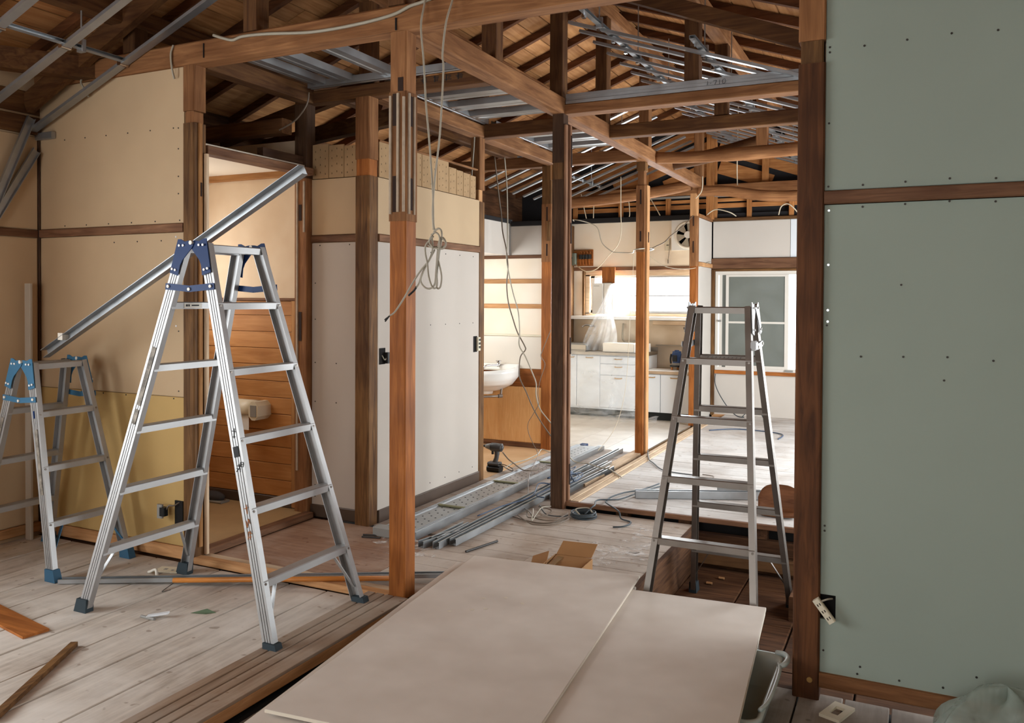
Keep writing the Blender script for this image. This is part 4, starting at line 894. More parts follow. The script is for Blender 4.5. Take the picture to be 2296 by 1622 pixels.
# bundle of steel studs
stud = [((-2.69, 4.30), (-2.615, 4.62), 'shortest steel stud offcut at the near end of the floor bundle'),
        ((-2.655, 4.40), (-2.655, 4.80), 'second short steel stud offcut in the floor bundle'),
        ((-2.595, 4.32), (-2.615, 7.9), 'long steel stud reaching from the hall to the kitchen floor'),
        ((-2.535, 4.42), (-2.49, 7.2), 'long steel stud with cables across it on the hall floor'),
        ((-2.44, 5.75), (-2.40, 7.0), 'steel stud lying beside the tangled blue cable')]
for i, (a, b, lab_) in enumerate(stud):
    zz = ZH+(.002 if i not in (1, 3) else .004)
    cstud('steel_stud', lab_, (a[0], a[1], zz), (b[0], b[1], zz), .042, .045, UP, 'steel studs lying on the hall floor')
for i, (a, b, r_, lab_) in enumerate((((-2.70, 4.55), (-2.62, 4.85), .006, 'dark rod on the hall floor touching the stud bundle'), ((-2.40, 4.34), (-2.33, 4.62), .007, 'dark rod lying alone on the hall floor'), ((-3.16, 4.36), (-3.02, 4.40), .006, 'dark rod beside the foot of the closet corner post'), ((-3.14, 4.32), (-3.02, 4.35), .006, 'dark rod just in front of the end hook of the scaffold plank'))):
    MB().cyl((*a, ZH+r_), (*b, ZH+r_), r_, 8).build('steel_rod', plain('dark_steel', '3c3835', .5, .6), None, lab_, 'rod', 'rods on the hall floor')
m, nt_, b_ = _new('plaster_dust'); _set(b_, .9, 0, .1); b_.inputs['Base Color'].default_value = C('efeae4'); MATS['plaster_dust'] = m
n_ = _noise(nt_, _vec(nt_, (1, 1, 1), False), 7, 8, .8, .7); r_ = _ramp(nt_, n_, [(.50, (0, 0, 0, 1)), (.66, (.85, .85, .85, 1))]); nt_.links.new(r_, b_.inputs['Alpha'])
def blotch(cx, cy, rx, ry, z, k):
    return [(cx, cy, z)]+[(cx+rx*math.cos(a)*(1+.25*math.sin(3*a+k)+.15*math.sin(7*a)), cy+ry*math.sin(a)*(1+.25*math.sin(3*a+k)+.15*math.cos(5*a)), z) for a in [2*math.pi*i/28 for i in range(28)]]
mb_ = MB()
for k_, (cx, cy, rx, ry) in enumerate(((-1.53, 5.15, .18, .30), (-1.62, 4.7, .2, .22), (-2.75, 4.25, .22, .16), (-3.0, 4.35, .2, .12))):
    v_ = blotch(cx, cy, rx, ry, ZH+.0022, k_); mb_.add(v_, [(0, i+1, (i+1) % 28+1) for i in range(28)])
mb_.build('plaster_dust', MATS['plaster_dust'], None, 'white plaster dust smeared on the hall floor', 'dust', None, 'stuff')
# cordless driver
dr = empty('cordless_driver', (-3.30, 6.50, ZH), 'grey and black cordless impact driver standing on its battery', 'power tool')
G_ = plain('driver_grey', '4d4a48', .5); m = MB()
CB(-3.37, -3.25, 6.46, 6.55, ZH, ZH+.055, c=.015).build('battery', M_BLACK, dr); CB(-3.365, -3.26, 6.465, 6.545, ZH+.055, ZH+.085, c=.012).build('foot', G_, dr)
MB().tube([(-3.31, 6.505, ZH+.08), (-3.295, 6.507, ZH+.12), (-3.29, 6.508, ZH+.17), (-3.30, 6.508, ZH+.20)], [.022, .021, .024, .027], 10).build('grip', G_, dr, smooth=True)
MB().tube([(-3.235, 6.51, ZH+.212), (-3.25, 6.51, ZH+.213), (-3.31, 6.508, ZH+.214), (-3.345, 6.507, ZH+.215)], [.02, .036, .038, .036], 14).build('motor_housing', G_, dr, smooth=True)
MB().cyl((-3.34, 6.507, ZH+.215), (-3.40, 6.505, ZH+.217), .034, 14, .018).build('nose_cone', M_GREY, dr, smooth=True)
MB().cyl((-3.40, 6.505, ZH+.217), (-3.425, 6.505, ZH+.218), .010, 10).build('chuck', M_BLACK, dr); MB().cyl((-3.425, 6.505, ZH+.218), (-3.47, 6.504, ZH+.219), .004, 6).build('bit', M_BRASS, dr)
CB(-3.34, -3.325, 6.495, 6.52, ZH+.15, ZH+.18, c=.004).build('trigger', M_BLACK, dr)
MB().tube([(-3.27, 6.47, ZH+.07), (-3.2, 6.43, ZH+.075), (-3.1, 6.36, ZH+.062), (-3.05, 6.33, ZH+.062), (-3.1, 6.42, ZH+.062), (-3.2, 6.47, ZH+.075), (-3.27, 6.5, ZH+.07)], .004).build('strap', M_BLACK, dr, smooth=True)
# coil of black lead
co = empty('cable_coil', (-2.06, 5.42, ZH), 'coiled dark extension lead on the hall floor before the raised floor', 'cable coil')
m = MB()
for k in range(9):
    r_ = .085-.004*(k % 4)+random.uniform(-.004, .004); cx, cy = -2.06+random.uniform(-.006, .006), 5.42+random.uniform(-.006, .006)
    m.tube([(cx+r_*math.cos(a*math.pi/6), cy+r_*math.sin(a*math.pi/6), ZH+.006+.007*(k//2)+.002*math.sin(a+k)) for a in range(12)], .005, 6, closed=True, sub=3)
m.build('windings', M_KCAB, co, smooth=True)
MB().tube([(-2.03, 5.36, .02), (-1.998, 5.42, .06), (-2.01, 5.5, .05), (-2.046, 5.66, .05), (-1.93, 5.76, .045), (-1.88, 5.97, .042), (-1.83, 6.16, .042), (-1.765, 6.36, .042)], .0055).build('free_end', M_KCAB, co, smooth=True)
MB().tube([(-2.07, 5.36, .012), (-2.12, 5.42, .03), (-2.05, 5.47, .035), (-2.0, 5.42, .02)], .005).build('loose_loop', M_GCAB, co, smooth=True)
def cable(label, pts, r, mt, group='loose cables', sub=6): return MB().tube(pts, r, 6, sub=sub).build('cable', mt, None, label, 'cable', group, smooth=True)
cable('dark cable looping from the hall floor up on to the raised floor', [(-1.79, 5.25, -.013), (-1.73, 5.3, -.013), (-1.72, 5.42, -.013), (-1.80, 5.45, -.005), (-1.835, 5.50, .03), (-1.967, 5.625, .045), (-1.993, 5.70, .04), (-2.004, 5.83, .04), (-1.961, 6.01, .04), (-1.871, 6.17, .04), (-1.81, 6.43, .04)], .0055, M_KCAB)
cable('thin dark cable running from the white-boarded post over the raised floor', [(-2.3, 7.76, .045), (-2.174, 7.375, .04), (-2.09, 7.23, .038), (-1.91, 6.95, .038), (-1.63, 6.88, .038)], .005, M_KCAB)
cable('loop of thin cable on the raised floor behind the silver ladder', [(-1.74, 6.59, .038), (-1.56, 6.61, .038), (-1.49, 6.77, .038), (-1.487, 6.91, .038), (-1.585, 6.94, .038)], .004, M_BRCAB)
cable('dark cable lying in the bright far part of the raised floor', [(-2.06, 9.33, .038), (-1.81, 9.56, .038), (-1.465, 9.53, .038), (-1.28, 9.39, .038), (-1.28, 9.07, .038)], .006, M_BCAB)
cable('black cord hanging below the far window', [(-2.29, 10.70, .55), (-2.29, 10.68, .44), (-2.23, 10.66, .30), (-2.12, 10.65, .14), (-2.0, 10.6, .045), (-1.9, 10.55, .04)], .006, M_KCAB)
cable('black cord arched against the white wall below the far window', [(-1.93, 10.6, .04), (-1.85, 10.65, .12), (-1.75, 10.66, .13), (-1.68, 10.62, .04)], .006, M_KCAB)
cable('grey cable draped across the scaffold plank towards the central post', [(-3.319, 6.678, .12), (-3.25, 6.65, .07), (-3.184, 6.611, .05), (-2.959, 6.361, .05), (-2.874, 6.447, .05), (-2.867, 6.62, .05), (-2.82, 6.64, .05)], .0055, M_BRCAB)
cable('pale cable rising behind the cordless driver', [(-3.141, 6.372, .05), (-3.184, 6.611, .045), (-3.148, 6.814, .045), (-3.164, 7.097, .045), (-3.22, 7.327, .05), (-3.08, 7.217, .05), (-2.85, 7.084, .05), (-2.715, 6.921, .045), (-2.588, 6.92, .04), (-2.43, 6.78, .045), (-2.339, 6.743, .05), (-2.241, 6.629, .045), (-2.153, 6.517, .04)], .0055, M_GCAB)
for i, pts in enumerate(([(-2.497, 5.188), (-2.315, 5.124), (-2.212, 5.151), (-2.162, 5.266), (-2.15, 5.33)], [(-2.521, 5.423), (-2.4, 5.25), (-2.325, 5.183), (-2.185, 5.165), (-2.15, 5.35)], [(-2.447, 5.533), (-2.304, 5.326), (-2.184, 5.32), (-2.16, 5.37)], [(-2.469, 5.202), (-2.319, 5.06), (-2.256, 5.03), (-2.15, 5.084), (-2.11, 5.27)], [(-2.438, 5.395), (-2.35, 5.2), (-2.30, 5.069), (-2.34, 5.25), (-2.356, 5.367), (-2.349, 5.511)], [(-2.42, 5.45), (-2.30, 5.40), (-2.28, 5.25), (-2.36, 5.15), (-2.44, 5.3)])):
    cable(('lowest brown wire of the tangle before the central post', 'long brown wire in the tangle before the central post', 'wire running from the stud bundle to the dark coil', 'wire sweeping nearest the camera in the floor tangle', 'pale wire standing up in the floor tangle', 'short wire loop at the foot of the central post')[i], [(a, b, ZH+.006+.004*i+.03*math.sin(k*1.3) ** 2*(i in (1, 4))) for k, (a, b) in enumerate(pts)], .004, (M_BRCAB, M_BRCAB, M_KCAB, M_BRCAB, M_GCAB, M_BRCAB)[i])
bt = empty('cable_tangle', (-2.5, 6.2, .03), 'tangled blue-grey wire heaped on the steel studs behind the central post', 'cable tangle')
m = MB()
for k in range(7):
    m.tube([(-2.50+random.uniform(-.09, .09), 6.15+random.uniform(-.22, .22), .045+random.uniform(0, .07)) for a in range(9)], .0035, 5, sub=5)
m.build('wire', M_BCAB, bt, smooth=True)
cable('blue-grey wire lying along the studs before the central post', [(-2.62, 4.9, .045), (-2.58, 5.2, .05), (-2.5, 5.5, .06), (-2.55, 5.75, .1), (-2.46, 5.8, .08), (-2.5, 5.6, .05), (-2.42, 5.55, .05)], .0045, M_BCAB)
# cardboard box
cb = empty('cardboard_box', (-1.70, 4.20, ZH), 'open cardboard box with a raised flap on the hall floor', 'cardboard box', rz=math.radians(2))
def lb_(mb, name, mt=M_CARD, smooth=False, thick=0): return mb.build(name, mt, cb, local=True, smooth=smooth, thick=thick)
lb_(MB().box(-.11, .11, -.13, -.127, 0, .08).box(-.11, .11, .127, .13, 0, .08).box(-.11, -.107, -.127, .127, 0, .08).box(.107, .11, -.127, .127, 0, .08).box(-.11, .11, -.13, .13, 0, .003), 'box_body')
lb_(MB().bar((0, .13, .08), (-.005, .255, .122), .003, .205, (0, -.33, 1)), 'far_flap'); lb_(MB().bar((-.11, 0, .08), (-.20, -.02, .045), .003, .24, (.5, 0, 1)), 'side_flap')
lb_(MB().add([(-.10, .125, .079), (.105, .125, .08), (.105, .0, .05), (-.02, -.06, .045), (-.10, .0, .065)], [(0, 4, 3, 2, 1)]), 'inner_flap', thick=.003); lb_(MB().box(-.085, -.05, -.12, .11, .075, .077), 'tape', plain('parcel_tape', '8a6a42', .25))
lb_(MB().ell((.0, -.06, .05), (.03, .03, .02)), 'silver_scrap', M_CHROME, True)
# right-hand raised floor: channel pieces and moulded seat
def lay(name, label, p, q, h, w_, cat, group=None, mt=None): return cstud(name, label, p, q, h, w_, UP, group, cat, mt)
lay('steel_stud', 'steel stud with a square end lying on the raised floor behind the silver ladder', (-1.85, 5.93, ZP), (-.75, 6.42, ZP), .055, .06, 'steel stud')
lay('steel_stud', 'thin steel stud lying behind the moulded seat', (-1.35, 6.42, ZP), (-.2, 6.50, ZP), .03, .05, 'steel stud')
cs = empty('floor_seat', (-.83, 5.85, ZP), 'moulded brown plywood floor seat at the edge of the pit', 'seat')
PLYW = wood('bent_plywood', '5f3a24', '87583a', 'X', .4)
def seatfn(u, v):
    a = (u-.5)*2.4; rr = .135+.02*v
    if v < .45: t_ = v/.45; return (-.83+rr*.95*math.sin(a), 5.80+.16*t_*math.cos(a*.5), ZP+.012+.02*abs(u-.5))
    t_ = (v-.45)/.55; return (-.83+rr*math.sin(a), 5.80+.16*math.cos(a*.6)+.05*t_, ZP+.014+.17*t_*(1-.55*(abs(u-.5)*2)**3))
MB().grid(seatfn, 16, 12).build('seat_shell', PLYW, cs, smooth=True, thick=.009)
# left room clutter
pk = MB().bar((-4.35, 2.585, ZL+.007), (-3.575, 2.445, ZL+.007), .012, .115).build('wood_offcut', POSTL('X'), None, 'short brown board offcut on the plank floor', 'board')
MB().bar((-3.31, 2.44, ZL+.012), (-2.98, 1.87, ZL+.012), .02, .03).build('wood_strip', POST('Y'), None, 'split brown wood strip lying on the near floor boards', 'wood strip')
MB().cyl((-3.54, 3.19, ZL+.03), (-2.41, 3.68, .025), .013, 12).build('orange_pole', M_ORANGE, None, 'orange wooden pole lying behind the tall ladder', 'pole', None, None, True)
MB().tube([(-3.53, 3.185, ZL+.02), (-3.535, 3.14, ZL+.005), (-3.51, 3.09, ZL+.005), (-3.46, 3.10, ZL+.02)], .002, 5).build('wire_hook', plain('dark_wire', '4a443e', .5, .5), None, 'bent wire hook at the end of the orange pole', 'wire', smooth=True)
cstud('steel_runner', 'long dull steel runner lying behind the orange pole', (-4.12, 2.955, ZL+.002), (-2.2, 3.87, .01), .022, .05, UP, None, 'steel runner')
sc = empty('metal_clip', (-3.27, 2.83, ZL), 'small bright clip lying by the foot of the tall ladder', 'clip')
MB().cbox(-.05, .05, -.016, .016, .012, .02).xf(Matrix.Translation((-3.25, 2.84, ZL)) @ Matrix.Rotation(.5, 4, 'Z') @ Matrix.Rotation(-.15, 4, 'Y')).build('clip_plate', M_CABW, sc); CB(-3.33, -3.24, 2.80, 2.815, ZL, ZL+.012).build('clip_leg', M_GREY, sc)
o = empty('cover_plate', (-3.76, 3.36, ZL), 'cream cover plate on the floor by the front post', 'cover plate'); R = Matrix.Translation((-3.76, 3.36, ZL)) @ Matrix.Rotation(.3, 4, 'Z')
MB().cbox(-.07, .07, -.045, .045, 0, .008).xf(R).build('plate', M_IVORY, o); MB().box(-.03, -.01, -.01, .01, .008, .009).box(.02, .035, -.02, -.005, .008, .009).xf(R).build('slots', M_GREY, o)
MB().tube([(-3.83, 3.28, ZL+.006), (-3.79, 3.26, ZL+.02), (-3.74, 3.25, ZL+.04), (-3.72, 3.24, ZL+.01)], .008, 6).build('plastic_scrap', M_WPL, None, 'curled white plastic scrap near the cover plate', 'scrap', smooth=True)
MB().add([(-3.16, 2.95, ZL+.001), (-3.08, 2.97, ZL+.004), (-3.05, 3.01, ZL+.001), (-3.1, 3.0, ZL+.016)], [(0, 1, 2, 3)]).build('green_scrap', plain('green_scrap', '5d6f55', .6), None, 'small green scrap on the plank floor between ladder feet', 'scrap', thick=.002)
sh = empty('shoe', (-4.60, 4.50, .012), 'dark slip-on shoe inside the toilet doorway', 'shoe')
MB().ell((-4.60, 4.50, .05), (.12, .045, .04)).build('upper', plain('shoe_cloth', '3c3a3c', .8), sh, smooth=True); CB(-4.73, -4.475, 4.455, 4.545, .012, .03, c=.006).build('sole', M_GREY, sh)
# near right: frame on the floor and plastic bag
fr_ = empty('socket_frame', (-.25, 3.44, ZN), 'cream socket frame lying on the dark floor boards', 'cover plate'); R = Matrix.Translation((-.255, 3.43, ZN)) @ Matrix.Rotation(math.radians(-20), 4, 'Z')
MB().box(-.04, -.018, -.07, .07, .0, .012).box(.018, .04, -.07, .07, 0, .012).box(-.018, .018, .035, .07, 0, .012).box(-.018, .018, -.07, -.035, 0, .012).xf(R).build('frame', M_IVORY, fr_)
bg = empty('plastic_bag', (.30, 3.28, ZN), 'crumpled translucent bag at the foot of the green wall', 'bag')
def bagfn(u, v):
    a = 2*math.pi*u; b = math.pi*.5*v; rn = 1+.12*math.sin(5*a+3*v)+.08*math.sin(11*a-5*v)
    return (.30+.24*rn*math.cos(a)*math.cos(b), 3.30+.17*rn*math.sin(a)*math.cos(b), ZN+.003+.25*math.sin(b)*(1+.1*math.sin(4*a)))
MB().grid(bagfn, 40, 12).build('film', M_BAG, bg, smooth=True)
MB().ell((.31, 3.29, ZN+.05), (.17, .12, .05)).build('contents', plain('bag_contents', '9a8d84', .8, noise=.4, ns=14, tint='6f5b50'), bg, smooth=True)
o = empty('wood_scrap', (-.78, 4.9, -.3), 'dark wood block in the corner of the pit', 'wood block'); CB(-.62, -.42, 4.85, 5.05, -.298, -.16).build('block', PITW('X'), o)
for i, (xx, yy) in enumerate(((-1.17, 5.25), (-.5, 4.7), (-1.12, 5.38))): CB(xx, xx+.035, yy, yy+.02, -.298, -.285).build('wood_scrap', RAW('X'), None, ('pale wood chip beside the rear ladder foot in the pit', 'pale wood chip below the silver ladder brace', 'pale wood chip at the back of the pit')[i], 'wood chip', 'wood chips in the pit')

# ================================================================== TOILET PAPER HOLDER
ph = empty('paper_holder', (-4.28, 4.55, .70), 'beige toilet paper holder on the wood panelling', 'paper holder')
MB().cyl((-4.40, 4.525, .69), (-4.375, 4.525, .69), .072, 20).build('arm', M_IVORY, ph, smooth=False); CB(-4.41, -4.38, 4.53, 4.595, .64, .74, c=.012).build('mount', M_IVORY, ph)
MB().cyl((-4.37, 4.525, .70), (-4.22, 4.525, .70), .045, 20).build('paper_roll', M_WHITE, ph)
def coverfn(u, v):
    a = math.radians(-30+150*u); return (-4.375+.19*v, 4.53-.066*math.cos(a), .70+.066*math.sin(a))
MB().grid(coverfn, 12, 2).build('cover', M_IVORY, ph, smooth=True, thick=.004)
CB(-4.215, -4.13, 4.46, 4.60, .635, .765, c=.03).build('side_case', M_IVORY, ph); CB(-4.20, -4.145, 4.455, 4.465, .66, .74, c=.02).build('side_inlay', M_GREY, ph)
MB().box(-4.36, -4.235, 4.483, 4.485, .56, .70).build('paper_tail', M_WHITE, ph)

# ================================================================== WASHROOM SINK
sk = empty('wash_basin', (-4.0, 7.5, .5), 'white ceramic corner wash basin with a chrome tap', 'wash basin')
def bowl(u, v):
    a = math.pi*u; rx, ry = .38, .40
    prof_ = [(1.0, .80), (1.02, .77), (.98, .70), (.80, .62), (.45, .555), (.22, .54), (.20, .51), (0.001, .51)]
    f = v*(len(prof_)-1); i = min(int(f), len(prof_)-2); t_ = f-i; r_ = prof_[i][0]*(1-t_)+prof_[i+1][0]*t_; z = prof_[i][1]*(1-t_)+prof_[i+1][1]*t_
    return (-4.02+rx*r_*math.cos(a), 7.69-ry*r_*math.sin(a)**.8, z-.03*math.sin(a)*(1 if v < .4 else 0))
MB().grid(bowl, 24, 28).build('basin_body', M_CER, sk, smooth=True)
def inner(u, v):
    a = math.pi*u; r_ = [1.0, .93, .88, .7, .3, .001][min(5, int(v*5))]; z = [.80, .80, .77, .70, .66, .655][min(5, int(v*5))]
    return (-4.02+.38*r_*math.cos(a), 7.69-.40*r_*math.sin(a)**.8, z-.03*math.sin(a)*(1 if v < .3 else 0))
MB().grid(inner, 24, 5).build('basin_inside', M_CER, sk, smooth=True)
CB(-4.40, -3.64, 7.64, 7.70, .76, .83, c=.015).build('back_ledge', M_CER, sk); CB(-3.98, -3.92, 7.635, 7.645, .735, .75, c=.006).build('overflow_slot', M_BLACK, sk)
MB().cyl((-3.84, 7.62, .80), (-3.84, 7.62, .845), .014, 10).build('tap_body', M_CHROME, sk, smooth=True); MB().tube([(-3.84, 7.62, .815), (-3.88, 7.56, .82), (-3.92, 7.50, .815), (-3.94, 7.48, .79)], .010, 8).build('spout', M_CHROME, sk, smooth=True)
MB().cyl((-3.84, 7.62, .845), (-3.84, 7.62, .855), .02, 8).cyl((-3.87, 7.62, .86), (-3.81, 7.62, .86), .006, 6).cyl((-3.84, 7.59, .86), (-3.84, 7.65, .86), .006, 6).build('tap_handle', M_CHROME, sk)
MB().cyl((-4.0, 7.45, .53), (-4.0, 7.45, .485), .05, 14, .04).build('drain_cup', M_CER, sk, smooth=True)
PIPE = plain('old_pipe', '7d7064', .45, .5)
MB().tube([(-3.985, 7.45, .49), (-3.985, 7.45, .36), (-3.985, 7.45, .32), (-4.02, 7.47, .275), (-4.07, 7.5, .275), (-4.09, 7.52, .32), (-4.09, 7.52, .38)], .019, 10).build('trap', PIPE, sk, smooth=True)
MB().tube([(-3.96, 7.47, .50), (-3.88, 7.55, .50), (-3.83, 7.62, .50), (-3.82, 7.64, .52), (-3.82, 7.66, .60)], .012, 8, curve=False).build('supply_pipe', PIPE, sk); MB().cyl((-3.835, 7.61, .50), (-3.81, 7.645, .50), .02, 10).build('elbow', PIPE, sk)
MB().tube([(-4.09, 7.52, .35), (-4.08, 7.53, .2), (-4.06, 7.54, -.02)], .016, 8).build('waste_hose', M_BLACK, sk, smooth=True)
MB().cyl((-3.72, 7.6, .70), (-3.72, 7.6, .66), .010, 8).build('bracket', M_IVORY, sk)

# ================================================================== KITCHEN
YC = 10.15
kc = empty('kitchen_cabinet', (-3.7, 10.4, ZH), 'white kitchen sink cabinet half covered by plastic film', 'cabinet')
B(-4.25, -3.06, YC+.02, YF-.03, .08, .775).build('body', M_CABW, kc); B(-4.25, -3.06, YC+.06, YF-.1, ZH, .08).build('toe_kick', plain('toe_kick', '2f3430', .6), kc)
def handle(o, xc, z, y=YC):
    MB().tube([(xc-.045, y, z), (xc-.04, y-.022, z-.004), (xc, y-.025, z-.004), (xc+.04, y-.022, z-.004), (xc+.045, y, z)], .006, 6, sub=3).build('handle', M_BRASS, o, smooth=True)
for xa, xb in ((-4.25, -3.975), (-3.972, -3.652)):
    d_ = CB(xa+.002, xb-.002, YC, YC+.02, .105, .765, c=.003).build('door', M_CABW, kc); handle(d_, (xa+xb)/2+(.06 if xa < -4 else .02), .745)
for za, zb_ in ((.105, .52), (.525, .665), (.67, .765)):
    d_ = CB(-3.648, -3.062, YC, YC+.02, za+.002, zb_-.002, c=.003).build('drawer', M_CABW, kc); handle(d_, -3.40, zb_-.03)
ct = empty('sink_top', (-3.7, 10.4, .78), 'stainless sink top on the film-covered cabinet', 'worktop')
B(-4.25, -3.05, YC-.03, YF-.03, .78, .815).build('top_sheet', M_SS, ct); CB(-4.25, -3.05, YF-.05, YF-.03, .815, .87).build('upstand', M_SS, ct)
k2 = empty('kitchen_cabinet', (-2.75, 10.45, ZH), 'low white two-door cabinet carrying the laser level', 'cabinet')
B(-3.045, -2.46, YC+.03, YF-.03, .08, .56).build('body', M_CABW, k2); B(-3.04, -2.46, YC+.07, YF-.1, ZH, .08).build('toe_kick', plain('dark_toe_kick', '171b1a', .6), k2)
for xa, xb in ((-3.043, -2.858), (-2.855, -2.462)):
    d_ = CB(xa+.002, xb-.002, YC+.01, YC+.03, .085, .555, c=.003).build('door', M_CABW, k2); handle(d_, (xa+xb)/2-.02, .525, YC+.01)
CB(-3.05, -2.46, YC-.02, YF-.03, .565, .60).build('worktop', PALE('X'), k2)
CB(-3.03, -2.5, YC+.0, YC+.30, .60, .612).build('paper_pad', M_WHITE, None, 'white papers spread on the low cabinet', 'papers')
# laser level
ll = empty('laser_level', (-2.70, 10.35, .612), 'dark blue laser level on small orange feet', 'laser level')
NB = plain('navy_plastic', '22406e', .4)
for dx, dy in ((-.05, -.04), (.055, -.04), (0, .05)): MB().cyl((-2.70+dx, 10.35+dy, .612), (-2.70+dx, 10.35+dy, .65), .012, 8).build('foot', M_ORANGE, ll)
MB().cyl((-2.70, 10.35, .65), (-2.70, 10.35, .672), .085, 16).build('base_plate', M_BLACK, ll); MB().cyl((-2.70, 10.35, .672), (-2.70, 10.35, .70), .06, 16).build('turntable', M_GREY, ll)
MB().tube([(-2.70, 10.35, .70), (-2.70, 10.35, .74), (-2.70, 10.35, .80), (-2.70, 10.35, .84), (-2.70, 10.35, .86)], [.055, .06, .062, .055, .03], 16).build('housing', NB, ll, smooth=True)
CB(-2.74, -2.68, 10.28, 10.30, .72, .80, c=.015).build('lens_window', M_BLACK, ll); MB().tube([(-2.77, 10.33, .69), (-2.775, 10.33, .75), (-2.765, 10.33, .81)], .012, 8).build('guard', M_BLACK, ll, smooth=True)
# stove, boxes, water heater on the sink side
sv = empty('gas_stove', (-4.08, 10.42, .815), 'dull grey stove at the left end of the sink top', 'stove'); sv['label'] = 'dull grey stove next to the dark corner post of the kitchen'
CB(-4.23, -3.86, YC+.03, YF-.12, .815, .90, c=.01).build('body', M_SS, sv); CB(-4.23, -3.86, YC+.02, YC+.035, .83, .835).build('ridge', M_GREY, sv); CB(-4.22, -3.88, YC+.05, YC+.45, .90, .915).build('top_grate', M_GREY, sv)
bx = empty('cream_box', (-3.40, 10.3, .815), 'cream panel box standing on the sink top', 'box'); CB(-3.62, -3.21, YC+.02, YC+.32, .82, .935, c=.003).build('front_panel', M_WPL, bx); CB(-3.205, -3.07, YC+.02, YC+.3, .82, .93, c=.003).build('end_panel', M_WHITE, bx)
wh = empty('water_heater', (-3.74, 10.6, 1.3), 'white gas water heater draped in plastic before the kitchen window', 'water heater')
CB(-3.905, -3.745, 10.52, 10.70, 1.30, 1.71, c=.012).build('case', plain('heater_enamel', 'cfcbc4', .4), wh); CB(-3.742, -3.60, 10.52, 10.70, 1.30, 1.71, c=.012).build('case', plain('heater_enamel', 'cfcbc4', .4), wh)
B(-3.88, -3.80, 10.515, 10.521, 1.672, 1.678).build('vent_slot', M_GREY, wh); CB(-3.80, -3.62, 10.62, 10.66, 1.70, 1.93).build('hanging_board', POSTL('Z'), wh); MB().cyl((-3.78, 10.6, 1.71), (-3.66, 10.6, 1.715), .01, 8).build('fitting', M_SS, wh)
tp = empty('kitchen_tap', (-3.98, 10.66, 1.13), 'bent metal tap on the kitchen splash panel', 'tap'); MB().tube([(-3.93, 10.72, 1.12), (-3.95, 10.62, 1.14), (-4.02, 10.58, 1.15), (-4.06, 10.56, 1.12)], .012, 8).build('spout', M_SS, tp, smooth=True)
MB().tube([(-3.52, 10.7, 1.17), (-3.50, 10.6, 1.0), (-3.45, 10.55, .94), (-3.36, 10.55, .93), (-3.3, 10.6, .96)], .013, 8).build('gas_hose', M_GCAB, None, 'pale hose curling under the kitchen window sill', 'hose', smooth=True)
CB(-3.06, -2.46, YF-.10, YF-.02, .895, .905).build('metal_shelf', M_SS, None, 'narrow metal shelf above the low cabinet', 'shelf'); CB(-2.62, -2.46, YF-.13, YF-.05, 1.27, 1.278).build('paper_sheet', M_WHITE, None, 'white paper lying on the kitchen window sill', 'paper')
# plastic film
pf_ = empty('plastic_sheet', (-3.7, 10.1, .4), 'clear plastic film hanging in folds over the water heater and cabinet fronts', 'plastic sheet')
def hang(u, v):
    zt = 1.70-.87*v; l_ = -3.63-.30*v**.7+.03*math.sin(5*v); r_ = -3.585+.10*v-.03*math.sin(6*v)
    x_ = l_+(r_-l_)*u
    return (x_, 10.49-.26*v-.022*math.sin(u*26+v*4)*(.25+v)-.012*math.sin(u*11-v*7), zt)
MB().grid(hang, 46, 26).build('hanging_folds', M_FILMW, pf_, smooth=True)
def apron(u, v):
    x_ = -4.27+1.12*u; z = .825-.80*v*(1-.0*u)
    y_ = YC-.045-.03*v-.018*math.sin(u*23+7*v)*(v+.15)-.02*math.sin(u*9-11*v)*v-.02*math.sin((u+v)*14)*v
    if v < .08: y_ = YC-.04+.4*(.08-v); z = .832
    return (x_, y_, max(z, .0))
MB().grid(apron, 60, 36).build('apron', M_FILM, pf_, smooth=True)
def trail(u, v):
    return (-4.2+1.35*u, YC-.06-.22*v+.02*math.sin(9*u), ZH+.004+.05*(1-v)*(1+.6*math.sin(u*19+v*6))+.012*math.sin(u*31)**2)
MB().grid(trail, 50, 10).build('floor_trail', M_FILM, pf_, smooth=True)
MB().grid(lambda u, v: (-4.12+.12*u*(1-.8*v), YC-.07-.02*math.sin(7*u+5*v), .80-.28*v), 8, 10).build('torn_flap', M_FILMW, pf_, smooth=True)
# breaker board, switch, fan
bk = empty('breaker_board', (-4.13, 10.7, 1.95), 'old fuse board with copper wires on the kitchen wall', 'fuse board')
CB(-4.30, -3.965, YF-.045, YF-.02, 1.95, 2.175, c=.004).build('wooden_back', POSTL('X'), bk); CB(-4.295, -4.19, YF-.11, YF-.045, 1.96, 2.125, c=.012).build('main_switch', plain('fuse_green', '6b7264', .5), bk)
CB(-4.255, -4.235, YF-.125, YF-.11, 2.05, 2.07).build('toggle', M_BLACK, bk); CB(-4.28, -4.25, YF-.125, YF-.11, 1.985, 2.01, c=.008).build('knob', M_ORANGE, bk)
for i in range(4):
    xx = -4.145+.043*i; CB(xx, xx+.035, YF-.10, YF-.045, 2.045, 2.105, c=.005).build('fuse', M_BLACK, bk)
    MB().tube([(xx+.012, YF-.07, 2.045), (xx+.012, YF-.075, 2.01), (xx+.012, YF-.06, 1.965)], .005, 5).build('copper_wire', plain('copper', 'b5703a', .4, .5), bk); MB().tube([(xx+.02, YF-.07, 2.105), (xx+.03, YF-.08, 2.14), (xx+.01, YF-.06, 2.15)], .004, 5).build('copper_wire', MATS['copper'], bk)
MB().tube([(-4.29, YF-.06, 2.16), (-4.15, YF-.065, 2.165), (-4.02, YF-.065, 2.165), (-3.99, YF-.06, 2.13)], .006, 6).build('feed_wire', POST('X'), bk, smooth=True)
